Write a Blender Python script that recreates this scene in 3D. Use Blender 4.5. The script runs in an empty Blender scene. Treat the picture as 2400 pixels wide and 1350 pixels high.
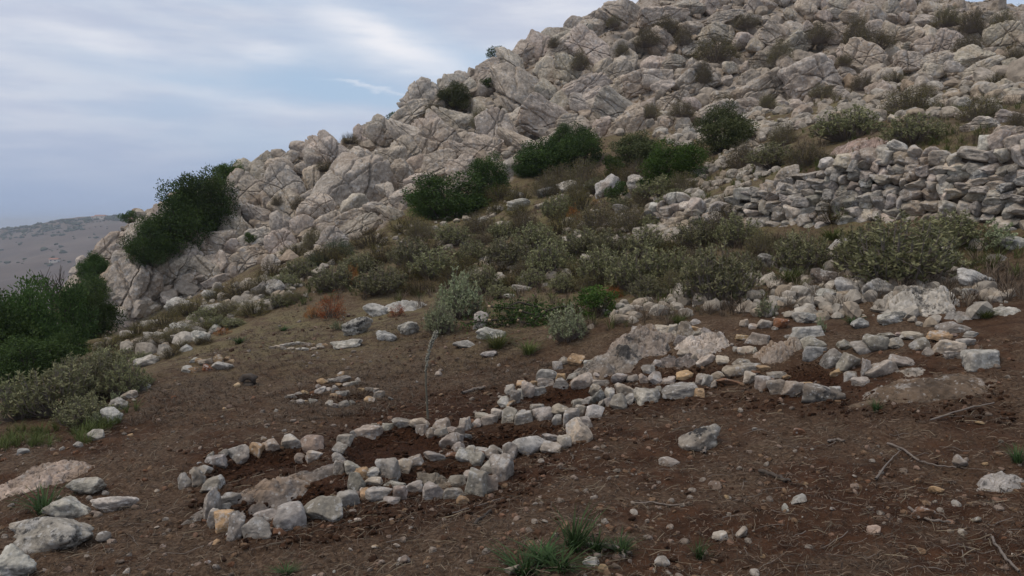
import bpy, bmesh, math, random
import numpy as np
from mathutils import Vector, noise
from mathutils.bvhtree import BVHTree

random.seed(7); rng = np.random.default_rng(7)
SC = bpy.context.scene
COL = SC.collection
R = math.radians

# ------------------------------------------------------------------ camera
F = 1850.0                     # focal length in photo pixels (2400 wide)
PITCH = R(-4.8)
cam_d = bpy.data.cameras.new('camera'); cam = bpy.data.objects.new('camera', cam_d); COL.objects.link(cam)
cam_d.sensor_width = 36.0; cam_d.lens = 36.0 * F / 2400.0
cam_d.clip_start = 0.05; cam_d.clip_end = 40000
cam.location = (0, 0, 0); cam.rotation_euler = (R(90) + PITCH, 0, 0)
SC.camera = cam
CP, SP = math.cos(PITCH), math.sin(PITCH)

def ray(px, py):
    a = (px - 1200.0) / F; b = (675.0 - py) / F
    return Vector((a, CP - b * SP, SP + b * CP))          # not unit

def at(px, py, Y):
    r = ray(px, py); return r * (Y / r.y)

def project(x, y, z):
    d = y * CP + z * SP; b = -y * SP + z * CP
    d = np.where(d < 0.05, 0.05, d)
    return 1200 + F * x / d, 675 - F * b / d

# ------------------------------------------------------------------ light
SUN_AZ, SUN_EL = R(248), R(60)      # compass style azimuth: 0 = +Y, clockwise
world = bpy.data.worlds.new('World'); SC.world = world; world.use_nodes = True
sun_d = bpy.data.lights.new('sun', 'SUN'); sun = bpy.data.objects.new('sun', sun_d); COL.objects.link(sun)
sun_d.energy = 1.5; sun_d.angle = R(28); sun_d.color = (1.0, 0.87, 0.70)
sd = Vector((math.sin(SUN_AZ) * math.cos(SUN_EL), math.cos(SUN_AZ) * math.cos(SUN_EL), math.sin(SUN_EL)))
sun.rotation_euler = (-sd).to_track_quat('-Z', 'Y').to_euler()
sun.location = sd * 60
SC.view_settings.view_transform = 'Standard'; SC.view_settings.look = 'None'
SC.view_settings.exposure = 0.15; SC.view_settings.gamma = 1.0; SC.view_settings.use_curve_mapping = False
SC.cycles.volume_bounces = 0
SC.cycles.max_bounces = 6; SC.cycles.diffuse_bounces = 3; SC.cycles.transparent_max_bounces = 4

class NT:
    """small helper to write node trees"""
    def __init__(s, nt): s.t = nt; nt.nodes.clear()
    def n(s, typ, **kw):
        nd = s.t.nodes.new(typ)
        for k, v in kw.items():
            setattr(nd, k, v)
        return nd
    def put(s, sock, v):
        if hasattr(v, 'is_linked') or hasattr(v, 'links'): s.t.links.new(v, sock)
        elif v is not None: sock.default_value = v
    def math(s, op, a, b=None, c=None, clamp=False):
        m = s.n('ShaderNodeMath', operation=op); m.use_clamp = clamp
        s.put(m.inputs[0], a)
        if b is not None: s.put(m.inputs[1], b)
        if c is not None: s.put(m.inputs[2], c)
        return m.outputs[0]
    def ramp(s, x, a, b, lo=0.0, hi=1.0):
        m = s.n('ShaderNodeMapRange', interpolation_type='SMOOTHSTEP')
        s.put(m.inputs[0], x); s.put(m.inputs[1], a); s.put(m.inputs[2], b); s.put(m.inputs[3], lo); s.put(m.inputs[4], hi)
        return m.outputs[0]
    def mix(s, f, a, b, mode='MIX'):
        m = s.n('ShaderNodeMix', data_type='RGBA', blend_type=mode)
        s.put(m.inputs[0], f); s.put(m.inputs[6], a if not isinstance(a, tuple) else (*a, 1)[:4]); s.put(m.inputs[7], b if not isinstance(b, tuple) else (*b, 1)[:4])
        return m.outputs[2]
    def noise(s, vec, scale, detail=4, rough=0.55, off=None, dist=0.0):
        if off is not None:
            a = s.n('ShaderNodeVectorMath', operation='ADD'); s.put(a.inputs[0], vec); a.inputs[1].default_value = (off, off * 1.7, -off); vec = a.outputs[0]
        t = s.n('ShaderNodeTexNoise'); s.put(t.inputs['Vector'], vec); s.put(t.inputs['Scale'], scale)
        t.inputs['Detail'].default_value = detail; t.inputs['Roughness'].default_value = rough; t.inputs['Distortion'].default_value = dist
        return t.outputs[0]

# ------------------------------------------------------------------ sky
w = NT(world.node_tree)
tc = w.n('ShaderNodeTexCoord'); sx = w.n('ShaderNodeSeparateXYZ'); w.put(sx.inputs[0], tc.outputs['Generated'])
az = w.math('ARCTAN2', sx.outputs[0], sx.outputs[1]); el = w.math('ARCSINE', sx.outputs[2])
sky = w.n('ShaderNodeTexSky', sky_type='NISHITA'); sky.sun_disc = False; sky.sun_elevation = R(14); sky.sun_rotation = SUN_AZ
sky.air_density = 1.0; sky.dust_density = 2.0; sky.ozone_density = 2.0
def azel(sa, se, tilt):
    u = w.math('ADD', w.math('MULTIPLY', az, sa * math.cos(tilt)), w.math('MULTIPLY', el, se * math.sin(tilt)))
    v = w.math('SUBTRACT', w.math('MULTIPLY', el, se * math.cos(tilt)), w.math('MULTIPLY', az, sa * math.sin(tilt)))
    c = w.n('ShaderNodeCombineXYZ'); w.put(c.inputs[0], u); w.put(c.inputs[1], v); return c.outputs[0]
base_n = w.noise(azel(2.2, 9.0, -0.12), 1.0, 4, 0.5, 3.1)
fine_n = w.noise(azel(6.0, 34.0, -0.25), 1.0, 5, 0.55, 7.7)
fine2 = w.noise(azel(12.0, 50.0, -0.3), 1.0, 5, 0.6, 1.3)
def blob(px, py, la, le, tilt):
    a0 = (px - 1200) / F; e0 = (520 - py) / F
    du = w.math('ADD', az, -a0); dv = w.math('ADD', w.math('ADD', el, -e0), w.math('MULTIPLY', w.math('ADD', fine2, -0.5), 0.035))
    ct, st = math.cos(tilt), math.sin(tilt)
    u = w.math('ADD', w.math('MULTIPLY', du, ct / la), w.math('MULTIPLY', dv, st / la))
    v = w.math('SUBTRACT', w.math('MULTIPLY', dv, ct / le), w.math('MULTIPLY', du, st / le))
    q = w.math('ADD', w.math('MULTIPLY', u, u), w.math('MULTIPLY', v, v))
    return w.math('POWER', 2.718, w.math('MULTIPLY', q, -1.0))
def addup(L):
    x = L[0]
    for y in L[1:]: x = w.math('ADD', x, y)
    return x
K = 10.0
def kc(c): return (c[0] * K, c[1] * K, c[2] * K)
skyc = w.mix(0.72, sky.outputs[0], kc((0.46, 0.60, 0.80)))
veil = w.mix(w.ramp(fine_n, 0.35, 0.7), kc((0.46, 0.51, 0.635)), kc((0.60, 0.63, 0.71)))
opening = addup([blob(1000, 130, .16, .035, -.35), w.math('MULTIPLY', blob(560, 215, .16, .030, -.06), .9), w.math('MULTIPLY', blob(860, 235, .12, .020, -.15), .8), w.math('MULTIPLY', blob(330, 190, .1, .02, -.1), .5)])
fac = w.math('SUBTRACT', w.ramp(base_n, 0.38, 0.58, 0.45, 0.97), w.math('MULTIPLY', opening, 0.42), clamp=True)
c1 = w.mix(fac, skyc, veil)
white = addup([w.math('MULTIPLY', blob(845, 92, .075, .024, -.42), .36), w.math('MULTIPLY', blob(985, 140, .080, .018, -.42), .34), w.math('MULTIPLY', blob(905, 125, .12, .03, -.35), .35), w.math('MULTIPLY', blob(655, 150, .040, .010, -.02), .42),
               w.math('MULTIPLY', blob(330, 155, .085, .014, -.1), .38), w.math('MULTIPLY', blob(20, 195, .04, .012, -.1), .6),
               w.math('MULTIPLY', blob(610, 265, .10, .012, -.17), .22), w.math('MULTIPLY', blob(880, 222, .045, .0022, -.12), .55), w.math('MULTIPLY', blob(60, 40, .16, .05, .1), .35), w.math('MULTIPLY', blob(1330, 40, .12, .05, 0), .35)])
wn = w.math('MULTIPLY', white, w.ramp(fine_n, 0.25, 0.6, 0.55, 1.1), clamp=True)
c2 = w.mix(wn, c1, kc((0.80, 0.80, 0.84)))
haze_f = w.ramp(el, 0.0, 0.15, 0.92, 0.0)
c3 = w.mix(haze_f, c2, kc((0.28, 0.36, 0.52)))
bg = w.n('ShaderNodeBackground'); w.put(bg.inputs[0], c3); bg.inputs[1].default_value = 1.0 / K
wo = w.n('ShaderNodeOutputWorld'); w.t.links.new(bg.outputs[0], wo.inputs[0])

# ------------------------------------------------------------------ numpy noise
_perm = np.random.default_rng(3).permutation(512)
_g3 = np.random.default_rng(4).normal(size=(512, 3)); _g3 /= np.linalg.norm(_g3, axis=1)[:, None]
def gnoise(p):
    p = np.asarray(p, float); i = np.floor(p).astype(int); f = p - i
    u = f * f * f * (f * (f * 6 - 15) + 10); out = np.zeros(len(p))
    for dx in (0, 1):
        for dy in (0, 1):
            for dz in (0, 1):
                h = _perm[(_perm[(_perm[(i[:, 0] + dx) & 511] + i[:, 1] + dy) & 511] + i[:, 2] + dz) & 511]
                g = _g3[h]
                d = (f[:, 0] - dx) * g[:, 0] + (f[:, 1] - dy) * g[:, 1] + (f[:, 2] - dz) * g[:, 2]
                out += d * (u[:, 0] if dx else 1 - u[:, 0]) * (u[:, 1] if dy else 1 - u[:, 1]) * (u[:, 2] if dz else 1 - u[:, 2])
    return out * 1.6
def fbm(p, octs=4, gain=0.5):
    a, s, o = 1.0, 0.0, np.asarray(p, float)
    for k in range(octs):
        s = s + a * gnoise(o + 17.3 * k); o = o * 2.03; a *= gain
    return s
def xy3(x, y, s, z=0.0): return np.stack([x * s, y * s, np.full_like(x, z)], 1)

# ------------------------------------------------------------------ object helpers
def tag(o, label=None, cat=None, group=None, kind=None):
    if label: o['label'] = label
    if cat: o['category'] = cat
    if group: o['group'] = group
    if kind: o['kind'] = kind
    return o
def link(o, parent=None):
    COL.objects.link(o)
    if parent is not None: o.parent = parent
    return o
def mesh_from(name, v, f, mat=None, smooth=True, attrs=None):
    """v (N,3); f: list of arrays (M,k)"""
    me = bpy.data.meshes.new(name)
    v = np.asarray(v, np.float32); fl = [np.asarray(a, np.int32) for a in (f if isinstance(f, list) else [f]) if len(a)]
    loops = np.concatenate([a.ravel() for a in fl]); sizes = np.concatenate([np.full(len(a), a.shape[1], np.int32) for a in fl])
    starts = np.concatenate([[0], np.cumsum(sizes)[:-1]]).astype(np.int32)
    me.vertices.add(len(v)); me.vertices.foreach_set('co', v.ravel())
    me.loops.add(len(loops)); me.loops.foreach_set('vertex_index', loops)
    me.polygons.add(len(sizes)); me.polygons.foreach_set('loop_start', starts); me.polygons.foreach_set('loop_total', sizes)
    me.polygons.foreach_set('use_smooth', np.full(len(sizes), smooth))
    me.update(calc_edges=True)
    for k, a in (attrs or {}).items():
        at_ = me.attributes.new(k, 'FLOAT', 'POINT'); at_.data.foreach_set('value', np.asarray(a, np.float32))
    if mat: me.materials.append(mat)
    return me
def add_obj(name, me, parent=None): return link(bpy.data.objects.new(name, me), parent)
def empty(name, loc=(0, 0, 0), rz=0.0):
    o = bpy.data.objects.new(name, None); o.empty_display_size = 0.1; o.location = loc; o.rotation_euler = (0, 0, rz); return link(o)

def tube(path, rad, n=6):
    """path (k,3), rad (k,) -> verts, quads"""
    path = np.asarray(path, float); rad = np.broadcast_to(np.asarray(rad, float), (len(path),)); k = len(path)
    t = np.gradient(path, axis=0); t /= np.linalg.norm(t, axis=1)[:, None] + 1e-9
    up = np.array([0.31, 0.17, 0.93]); a = np.cross(t, up); a /= np.linalg.norm(a, axis=1)[:, None] + 1e-9; b = np.cross(t, a)
    th = np.arange(n) * 2 * np.pi / n
    v = (path[:, None] + rad[:, None, None] * (np.cos(th)[None, :, None] * a[:, None] + np.sin(th)[None, :, None] * b[:, None])).reshape(-1, 3)
    q = [[i * n + j, i * n + (j + 1) % n, (i + 1) * n + (j + 1) % n, (i + 1) * n + j] for i in range(k - 1) for j in range(n)]
    return v, np.array(q)
class Bag:
    def __init__(s): s.v = []; s.q = []; s.t = []; s.n = 0; s.a = []
    def add(s, v, f, a=0.0):
        v = np.asarray(v, float); f = np.asarray(f)
        if f.shape[1] == 4: s.q.append(f + s.n)
        else: s.t.append(f + s.n)
        s.v.append(v); s.n += len(v); s.a.append(np.broadcast_to(np.asarray(a, float), (len(v),)))
    def mesh(s, name, mat, smooth=True):
        return mesh_from(name, np.concatenate(s.v), [np.concatenate(x) for x in (s.q, s.t) if x], mat, smooth, {'tone': np.concatenate(s.a)})

# ------------------------------------------------------------------ materials
def mat_new(name):
    m = bpy.data.materials.new(name); m.use_nodes = True; return m, NT(m.node_tree)
def finish(n, col, rough, bump=None, bstr=0.5, bdist=0.02, spec=0.2, trans=None):
    b = n.n('ShaderNodeBsdfPrincipled'); n.put(b.inputs['Base Color'], col); n.put(b.inputs['Roughness'], rough)
    b.inputs['Specular IOR Level'].default_value = spec
    if bump is not None:
        bp = n.n('ShaderNodeBump'); n.put(bp.inputs['Height'], bump); bp.inputs['Strength'].default_value = bstr; bp.inputs['Distance'].default_value = bdist
        n.t.links.new(bp.outputs[0], b.inputs['Normal'])
    o = n.n('ShaderNodeOutputMaterial'); sh = b.outputs[0]
    if trans is not None:
        tr = n.n('ShaderNodeBsdfTranslucent'); n.put(tr.inputs[0], col); mx = n.n('ShaderNodeMixShader'); mx.inputs[0].default_value = trans
        n.t.links.new(sh, mx.inputs[1]); n.t.links.new(tr.outputs[0], mx.inputs[2]); sh = mx.outputs[0]
    n.t.links.new(sh, o.inputs[0])

def rock_mat(name, S, white=0.6, stain=0.45, bd=0.02, rv=0.14):
    """limestone: tinted by the object's own colour, lichen amount in its alpha"""
    m, n = mat_new(name)
    g = n.n('ShaderNodeNewGeometry'); p = g.outputs['Position']; oi = n.n('ShaderNodeObjectInfo')
    n1 = n.noise(p, 2.2 * S, 5, 0.6); n2 = n.noise(p, 14 * S, 5, 0.65, 5.0); n3 = n.noise(p, 1.1 * S, 3, 0.5, 11.0)
    n4 = n.noise(p, 6.5 * S, 6, 0.72, 23.0); n5 = n.noise(p, 34 * S, 3, 0.6, 2.0)
    tone = n.ramp(n1, 0.25, 0.75, 0.62, 1.26)
    tone = n.math('MULTIPLY', tone, n.ramp(n2, 0.28, 0.72, 0.64, 1.30))
    tone = n.math('MULTIPLY', tone, n.ramp(oi.outputs['Random'], 0, 1, 1 - rv, 1 + rv))
    vs = n.n('ShaderNodeVectorMath', operation='SCALE'); n.put(vs.inputs[0], oi.outputs['Color']); n.put(vs.inputs['Scale'], tone)
    c = n.mix(n.math('MULTIPLY', n.ramp(n3, 0.48, 0.68), stain), vs.outputs[0], (0.30, 0.21, 0.14))
    c = n.mix(n.math('MULTIPLY', n.ramp(n4, 0.54, 0.63), white), c, (0.50, 0.48, 0.45))
    vo = n.n('ShaderNodeTexVoronoi'); n.put(vo.inputs['Vector'], p); vo.inputs['Scale'].default_value = 16 * S
    c = n.mix(n.math('MULTIPLY', n.ramp(n.math('ADD', vo.outputs[0], n.math('MULTIPLY', n5, 0.25)), 0.34, 0.26), white * 0.7), c, (0.60, 0.59, 0.56))
    n6 = n.noise(p, 4.0 * S, 6, 0.7, 41.0); n7 = n.noise(p, 24 * S, 3, 0.6, 61.0)
    blk = n.math('MULTIPLY', n.ramp(n.math('ADD', n6, n.math('MULTIPLY', n7, 0.35)), 0.70, 0.80), oi.outputs['Alpha'])
    c = n.mix(blk, c, (0.045, 0.043, 0.042))
    h = n.math('ADD', n.math('MULTIPLY', n2, 0.8), n.math('ADD', n.math('MULTIPLY', n5, 0.35), n.math('MULTIPLY', n4, 0.8)))
    finish(n, c, 0.93, h, 0.75, bd, 0.15)
    return m
M = {}
M['rock'] = rock_mat('limestone', 1.3, 0.62, 0.35, 0.018)
M['rock_hill'] = rock_mat('hill_limestone', 0.7, 0.55, 0.32, 0.04, 0.07)

def leaf_mat(name, dark, light, trans=0.2, rough=0.7):
    m, n = mat_new(name)
    a = n.n('ShaderNodeAttribute', attribute_name='tone'); oi = n.n('ShaderNodeObjectInfo')
    c = n.mix(a.outputs['Fac'], dark, light)
    hs = n.n('ShaderNodeHueSaturation'); n.put(hs.inputs['Color'], c); n.put(hs.inputs['Value'], n.ramp(oi.outputs['Random'], 0, 1, 0.82, 1.2))
    n.put(hs.inputs['Hue'], n.ramp(oi.outputs['Random'], 0, 1, 0.488, 0.512))
    finish(n, hs.outputs[0], rough, spec=0.2, trans=trans); return m
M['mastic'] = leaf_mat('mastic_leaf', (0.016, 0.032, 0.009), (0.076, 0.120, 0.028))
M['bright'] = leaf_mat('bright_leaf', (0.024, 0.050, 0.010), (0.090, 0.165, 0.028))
M['olive'] = leaf_mat('olive_leaf', (0.040, 0.052, 0.020), (0.115, 0.125, 0.050))
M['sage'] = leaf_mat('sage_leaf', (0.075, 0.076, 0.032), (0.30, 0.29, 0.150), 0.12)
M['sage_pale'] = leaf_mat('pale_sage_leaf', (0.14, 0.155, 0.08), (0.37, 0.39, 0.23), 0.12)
M['scrub'] = leaf_mat('scrub_leaf', (0.065, 0.055, 0.025), (0.18, 0.15, 0.07), 0.1)
M['moss'] = leaf_mat('heath_leaf', (0.070, 0.056, 0.016), (0.17, 0.135, 0.042), 0.1)
M['rust'] = leaf_mat('rust_leaf', (0.17, 0.052, 0.014), (0.42, 0.145, 0.040), 0.15)
M['blue'] = leaf_mat('bluegreen_leaf', (0.045, 0.058, 0.032), (0.125, 0.145, 0.08), 0.12)
M['blade'] = leaf_mat('grass_blade', (0.024, 0.046, 0.014), (0.070, 0.125, 0.042), 0.25)
M['blade_lime'] = leaf_mat('lime_grass_blade', (0.05, 0.065, 0.018), (0.14, 0.16, 0.05), 0.25)
M['straw'] = leaf_mat('straw', (0.06, 0.044, 0.030), (0.235, 0.185, 0.13), 0.1)
M['litter'] = leaf_mat('plant_litter', (0.035, 0.024, 0.016), (0.22, 0.165, 0.115), 0.05)
def wood_mat(name, a, b):
    m, n = mat_new(name); g = n.n('ShaderNodeNewGeometry')
    c = n.mix(n.noise(g.outputs['Position'], 30, 5, 0.6), a, b); finish(n, c, 0.9, n.noise(g.outputs['Position'], 80, 3), 0.6, 0.005); return m
M['twig'] = wood_mat('twig_bark', (0.10, 0.08, 0.065), (0.26, 0.22, 0.19))
M['bark'] = wood_mat('dark_bark', (0.035, 0.028, 0.022), (0.11, 0.09, 0.075))
M['seed'] = wood_mat('seed_capsules', (0.17, 0.16, 0.12), (0.36, 0.34, 0.28))
M['cut'] = wood_mat('cut_wood', (0.38, 0.27, 0.15), (0.55, 0.42, 0.27))
M['stalk'] = wood_mat('dry_stalk', (0.075, 0.070, 0.05), (0.19, 0.175, 0.135))

# ground material
m, n = mat_new('hill_ground'); M['ground'] = m
g = n.n('ShaderNodeNewGeometry'); p = g.outputs['Position']
def A(nm): return n.n('ShaderNodeAttribute', attribute_name=nm).outputs['Fac']
g1 = n.noise(p, 0.9, 4, 0.55); g2 = n.noise(p, 7.0, 5, 0.65, 4.0); g3 = n.noise(p, 38.0, 4, 0.7, 9.0); g4 = n.noise(p, 2.6, 4, 0.6, 14.0); g5 = n.noise(p, 120.0, 2, 0.6, 19.0)
soil = n.mix(n.ramp(g2, 0.3, 0.7), (0.034, 0.0162, 0.0092), (0.078, 0.0385, 0.0215))
litter = n.mix(n.ramp(g3, 0.35, 0.7), (0.050, 0.031, 0.020), (0.145, 0.099, 0.066))
c = n.mix(n.ramp(n.math('ADD', g1, n.math('MULTIPLY', g4, 0.5)), 0.60, 0.86, 0.0, 0.95), soil, litter)
c = n.mix(n.math('MULTIPLY', A('litter'), n.ramp(g2, 0.3, 0.65, 0.35, 0.9)), c, n.mix(n.ramp(g3, .35, .65), (0.070, 0.050, 0.032), (0.19, 0.145, 0.096)))
dug = n.mix(n.ramp(g3, 0.35, 0.68), (0.019, 0.0082, 0.0045), (0.054, 0.0235, 0.0118))
c = n.mix(A('dug'), c, dug)
gr = n.mix(n.ramp(g3, 0.3, 0.7), (0.11, 0.092, 0.048), (0.20, 0.17, 0.088))
c = n.mix(n.math('MULTIPLY', A('green'), n.ramp(n.math('ADD', n.math('MULTIPLY', g4, 0.7), n.math('MULTIPLY', g2, 0.3)), 0.40, 0.58)), c, gr)
rk = n.mix(n.ramp(g2, 0.3, 0.7), (0.20, 0.165, 0.13), (0.38, 0.33, 0.28))
rk = n.mix(n.ramp(g4, 0.55, 0.66), rk, (0.14, 0.095, 0.055))
c = n.mix(A('rock'), c, rk)
c = n.mix(n.math('MULTIPLY', n.ramp(g5, 0.60, 0.70), 0.45), c, (0.18, 0.13, 0.09))
hh = n.math('ADD', n.math('ADD', n.math('MULTIPLY', g3, 0.6), n.math('MULTIPLY', g2, 0.9)), n.math('MULTIPLY', g5, 0.25))
finish(n, c, 0.97, hh, 0.8, 0.03, 0.1)

# ------------------------------------------------------------------ terrain: control points (photo x, y, distance) -> world -> thin plate spline
CT = [(0,1350,4.2),(600,1350,3.9),(1200,1350,3.6),(1800,1350,3.4),(2400,1350,3.2),
 (0,1150,5.8),(600,1150,5.2),(1200,1150,4.9),(1800,1150,4.6),(2400,1150,4.3),
 (100,1030,7.4),(250,1000,7.3),(600,1000,7.0),(1200,1000,6.6),(1800,1000,5.9),(2400,1000,5.3),
 (0,980,8.6),(120,960,9.2),(330,880,9.8),(800,870,9.3),(1250,870,8.4),(1800,880,7.0),(2300,860,6.2),
 (500,790,12.8),(800,770,12.2),(1100,760,10.8),(1450,770,8.8),(1800,760,8.2),(2300,760,7.2),
 (700,680,16),(1000,680,14.5),(1300,680,12.5),(1600,680,10.6),(2000,680,9.0),(2350,660,8.3),
 (720,610,20),(1000,600,18),(1300,600,15.5),(1600,600,12.8),(1950,600,10.8),(2350,590,9.6),
 (1500,545,15.5),(1640,545,13.8),(1900,528,12.2),(2100,515,11.2),(2400,540,9.7),
 (1640,440,18.0),(1830,400,15.2),(1950,370,14.4),(2100,340,13.2),(2250,335,12.4),(2450,325,11.6),
 (1450,460,20),(1300,480,22),(1150,520,22.5),(1760,340,20),(1950,290,18.5),(2200,265,16.5),(2400,270,15),
 (60,900,14),(0,850,18),(150,850,17),(230,800,23),(300,790,22),(420,740,20),(560,650,24.5),(730,590,26),(900,520,27),(1200,440,27.5),(1450,360,28.5),(1750,265,27),(2000,235,24),(2350,190,22),
 (300,660,29),(450,570,31),(700,480,32),(1000,370,35),(1300,250,38),(1600,150,40),(2000,110,36),(2300,95,35),
 (850,430,31.5),(1150,320,34),(1450,240,36),(1800,180,34)]
RIDGE = [(225,590,33),(300,540,34),(420,470,36),(530,402,37),(700,335,40),(850,297,42),(950,250,44),(1050,180,46),(1130,150,47),(1250,92,49),(1400,22,51),(1600,-40,54),(2000,-25,55),(2270,24,52),(2400,34,50),(2600,30,49)]
P3 = [at(*c) for c in CT + RIDGE]
for c in RIDGE:
    q = at(*c); P3.append(Vector((q.x * 1.1, q.y * 1.13, q.z - 1.6))); P3.append(Vector((q.x * 1.35, q.y * 1.5, q.z - 11)))
P3 += [Vector(t) for t in [(0,0,-1.68),(-4,0,-2.25),(4,0,-1.15),(0,-3,-1.75),(-5,-3,-2.4),(5,-3,-1.1),(-9,6,-3.3),(-10,12,-4.6),(9,5,-0.7),(11,8,-0.2),(14,14,2.2),
      (-16,20,-7.2),(-22,30,-10.5),(-24,40,-12.5),(-30,60,-20),(-45,75,-30),(-14,28,-6.4),(-19,38,-8.5),(-30,25,-13),(-50,45,-24),(22,22,4.5),(32,35,9.5),(45,50,14)]]
cp = np.array([[v.x, v.y, v.z] for v in P3])
def U(r2): return np.where(r2 > 1e-12, 0.5 * r2 * np.log(r2 + 1e-12), 0.0)
N_ = len(cp); Kmat = U(((cp[:, None, :2] - cp[None, :, :2]) ** 2).sum(-1)); Kmat[np.arange(N_), np.arange(N_)] += 0.6
Pm = np.c_[np.ones(N_), cp[:, :2]]
sol = np.linalg.solve(np.block([[Kmat, Pm], [Pm.T, np.zeros((3, 3))]]), np.r_[cp[:, 2], 0, 0, 0])
def tps(x, y):
    out = sol[N_] + sol[N_ + 1] * x + sol[N_ + 2] * y
    for k in range(N_): out = out + sol[k] * U((x - cp[k, 0]) ** 2 + (y - cp[k, 1]) ** 2)
    return out

def in_poly(px, py, poly):
    ins = np.zeros(px.shape, bool); k = len(poly)
    for i in range(k):
        x0, y0 = poly[i]; x1, y1 = poly[(i + 1) % k]
        c_ = ((y0 > py) != (y1 > py)); 
        with np.errstate(divide='ignore', invalid='ignore'):
            ins ^= c_ & (px < (x1 - x0) * (py - y0) / (y1 - y0 + 1e-9) + x0)
    return ins
def blur(a, k):
    for _ in range(k):
        b = np.pad(a, 1, mode='edge'); a = (b[1:-1, 1:-1] * 2 + b[:-2, 1:-1] + b[2:, 1:-1] + b[1:-1, :-2] + b[1:-1, 2:]) / 6.0
    return a
DUG = [[(500,1100),(560,1062),(700,1045),(740,1068),(690,1088),(600,1112),(530,1135)],
 [(560,1182),(640,1150),(760,1130),(800,1148),(745,1182),(640,1205),(570,1208)],
 [(812,1062),(850,1020),(960,1003),(1050,1030),(1025,1062),(930,1088),(850,1098)],
 [(925,1118),(1080,1083),(1110,1100),(1060,1122),(950,1140)],
 [(1095,1022),(1200,1003),(1300,998),(1315,1015),(1220,1022),(1170,1048),(1110,1054)],
 [(1222,932),(1330,902),(1405,908),(1370,938),(1280,955)],
 [(1325,872),(1440,848),(1500,858),(1420,872),(1350,885)],
 [(1795,872),(1920,845),(1985,880),(1930,905),(1850,892)],
 [(1500,870),(1620,850),(1720,850),(1700,885),(1560,895)],
 [(665,936),(740,918),(765,930),(720,944)],[(765,942),(870,915),(885,930),(800,948)],[(755,908),(820,893),(810,905)]]
DISTURB = [(440,1200),(470,1060),(700,1010),(900,940),(1180,900),(1280,870),(1560,860),(1950,900),(2350,900),(2400,1000),(2100,990),(1600,960),(1430,1010),(1350,1090),(1220,1180),(1000,1230),(700,1290),(560,1290)]
ROCKZ = [(150,800),(280,760),(430,700),(560,640),(740,600),(900,530),(960,470),(1180,430),(1350,340),(1500,310),(1650,290),(1760,270),(1900,250),(2100,220),(2400,190),(2600,170),(2700,-400),(-200,-400),(-50,500),(200,560)]
NU, NV = 410, 540
us = np.linspace(-0.95, 0.95, NU)
Ys = np.concatenate([np.linspace(-2.0, 2.2, 22), np.geomspace(2.25, 82.0, NV - 22)])
GX = us[None, :] * (np.maximum(Ys, 0)[:, None] + 2.6); GY = np.repeat(Ys[:, None], NU, 1)
x, y = GX.ravel(), GY.ravel()
z0 = tps(x, y)
px, py = project(x, y, z0); vis = (y > 1.0)
px = px.reshape(NV, NU); py = py.reshape(NV, NU)
dug = np.zeros((NV, NU))
for poly in DUG: dug = np.maximum(dug, in_poly(px, py, poly).astype(float))
dug = np.where(GY > 1, dug, 0); dugb = blur(dug, 3)
dist_ = blur(np.where(GY > 1, in_poly(px, py, DISTURB).astype(float), 0), 14)
rockz = np.where((GY > 14), in_poly(px, py, ROCKZ).astype(float), 0); rockb = blur(rockz, 3)
beyond = np.clip((GY - 40) / 15, 0, 1)
nse = fbm(xy3(x, y, 0.55), 4).reshape(NV, NU); nse2 = fbm(xy3(x, y, 0.16, 5.0), 3).reshape(NV, NU)
a_rock = np.clip(rockb * 1.4 - 0.35 + 0.35 * nse, 0, 1)
green = np.clip((np.clip((GY - 8.5) / 5, 0, 1)) * (0.75 + 0.9 * nse2), 0, 1) * (1 - 0.55 * rockb)
a_lit = np.clip((GY - 6) / 7, 0, 1) * (1 - dist_)
a_dug = np.clip(dugb * 1.15 + 0.72 * dist_ * np.clip(0.75 + 0.6 * nse, 0, 1), 0, 1)
near = np.clip(1 - (GY - 3) / 14, 0.12, 1)
h = 0.05 * fbm(xy3(x, y, 0.9, 2.0), 3).reshape(NV, NU) + 0.022 * near * fbm(xy3(x, y, 5.0, 3.0), 3).reshape(NV, NU) + 0.012 * near * fbm(xy3(x, y, 19.0, 4.0), 2).reshape(NV, NU)
h = h + (0.25 * np.clip((GY - 12) / 10, 0, 1)) * fbm(xy3(x, y, 0.35, 8.0), 4).reshape(NV, NU) * (1 - rockb)
h = h - 0.10 * dugb + 0.02 * dugb * fbm(xy3(x, y, 14.0, 6.0), 3).reshape(NV, NU) - rockb * 0.15
# terraced relief in the bedrock zone
h = h + rockb * (0.55 * fbm(xy3(x, y, 0.45, 9.0), 5, 0.55).reshape(NV, NU))
Z = z0.reshape(NV, NU) + h
TV = np.stack([GX, GY, Z], -1).reshape(-1, 3)
idx = np.arange(NV * NU).reshape(NV, NU)
quads = np.stack([idx[:-1, :-1], idx[:-1, 1:], idx[1:, 1:], idx[1:, :-1]], -1).reshape(-1, 4)
isrock = (rockz[:-1, :-1] > 0.5).ravel()
QL = quads.tolist()
BVH = BVHTree.FromPolygons([tuple(v) for v in TV.tolist()], QL)      # level at which the blocks lie
Z = Z - 0.45 * blur(np.where((GY > 14), in_poly(px, py + 14, ROCKZ).astype(float), 0), 4)    # the joints between them are deeper
TV = np.stack([GX, GY, Z], -1).reshape(-1, 3)
BVH2 = BVHTree.FromPolygons([tuple(v) for v in TV.tolist()], QL)
def sub_mesh(name, qs):
    used, inv = np.unique(qs.ravel(), return_inverse=True)
    return mesh_from(name, TV[used], inv.reshape(-1, 4), M['ground'], True, {k: v.ravel()[used] for k, v in (('rock', a_rock), ('green', green), ('litter', a_lit), ('dug', a_dug))})
ground = tag(add_obj('ground', sub_mesh('ground', quads[~isrock])), 'brown stony soil sloping up towards the rocks', kind='structure')
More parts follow.
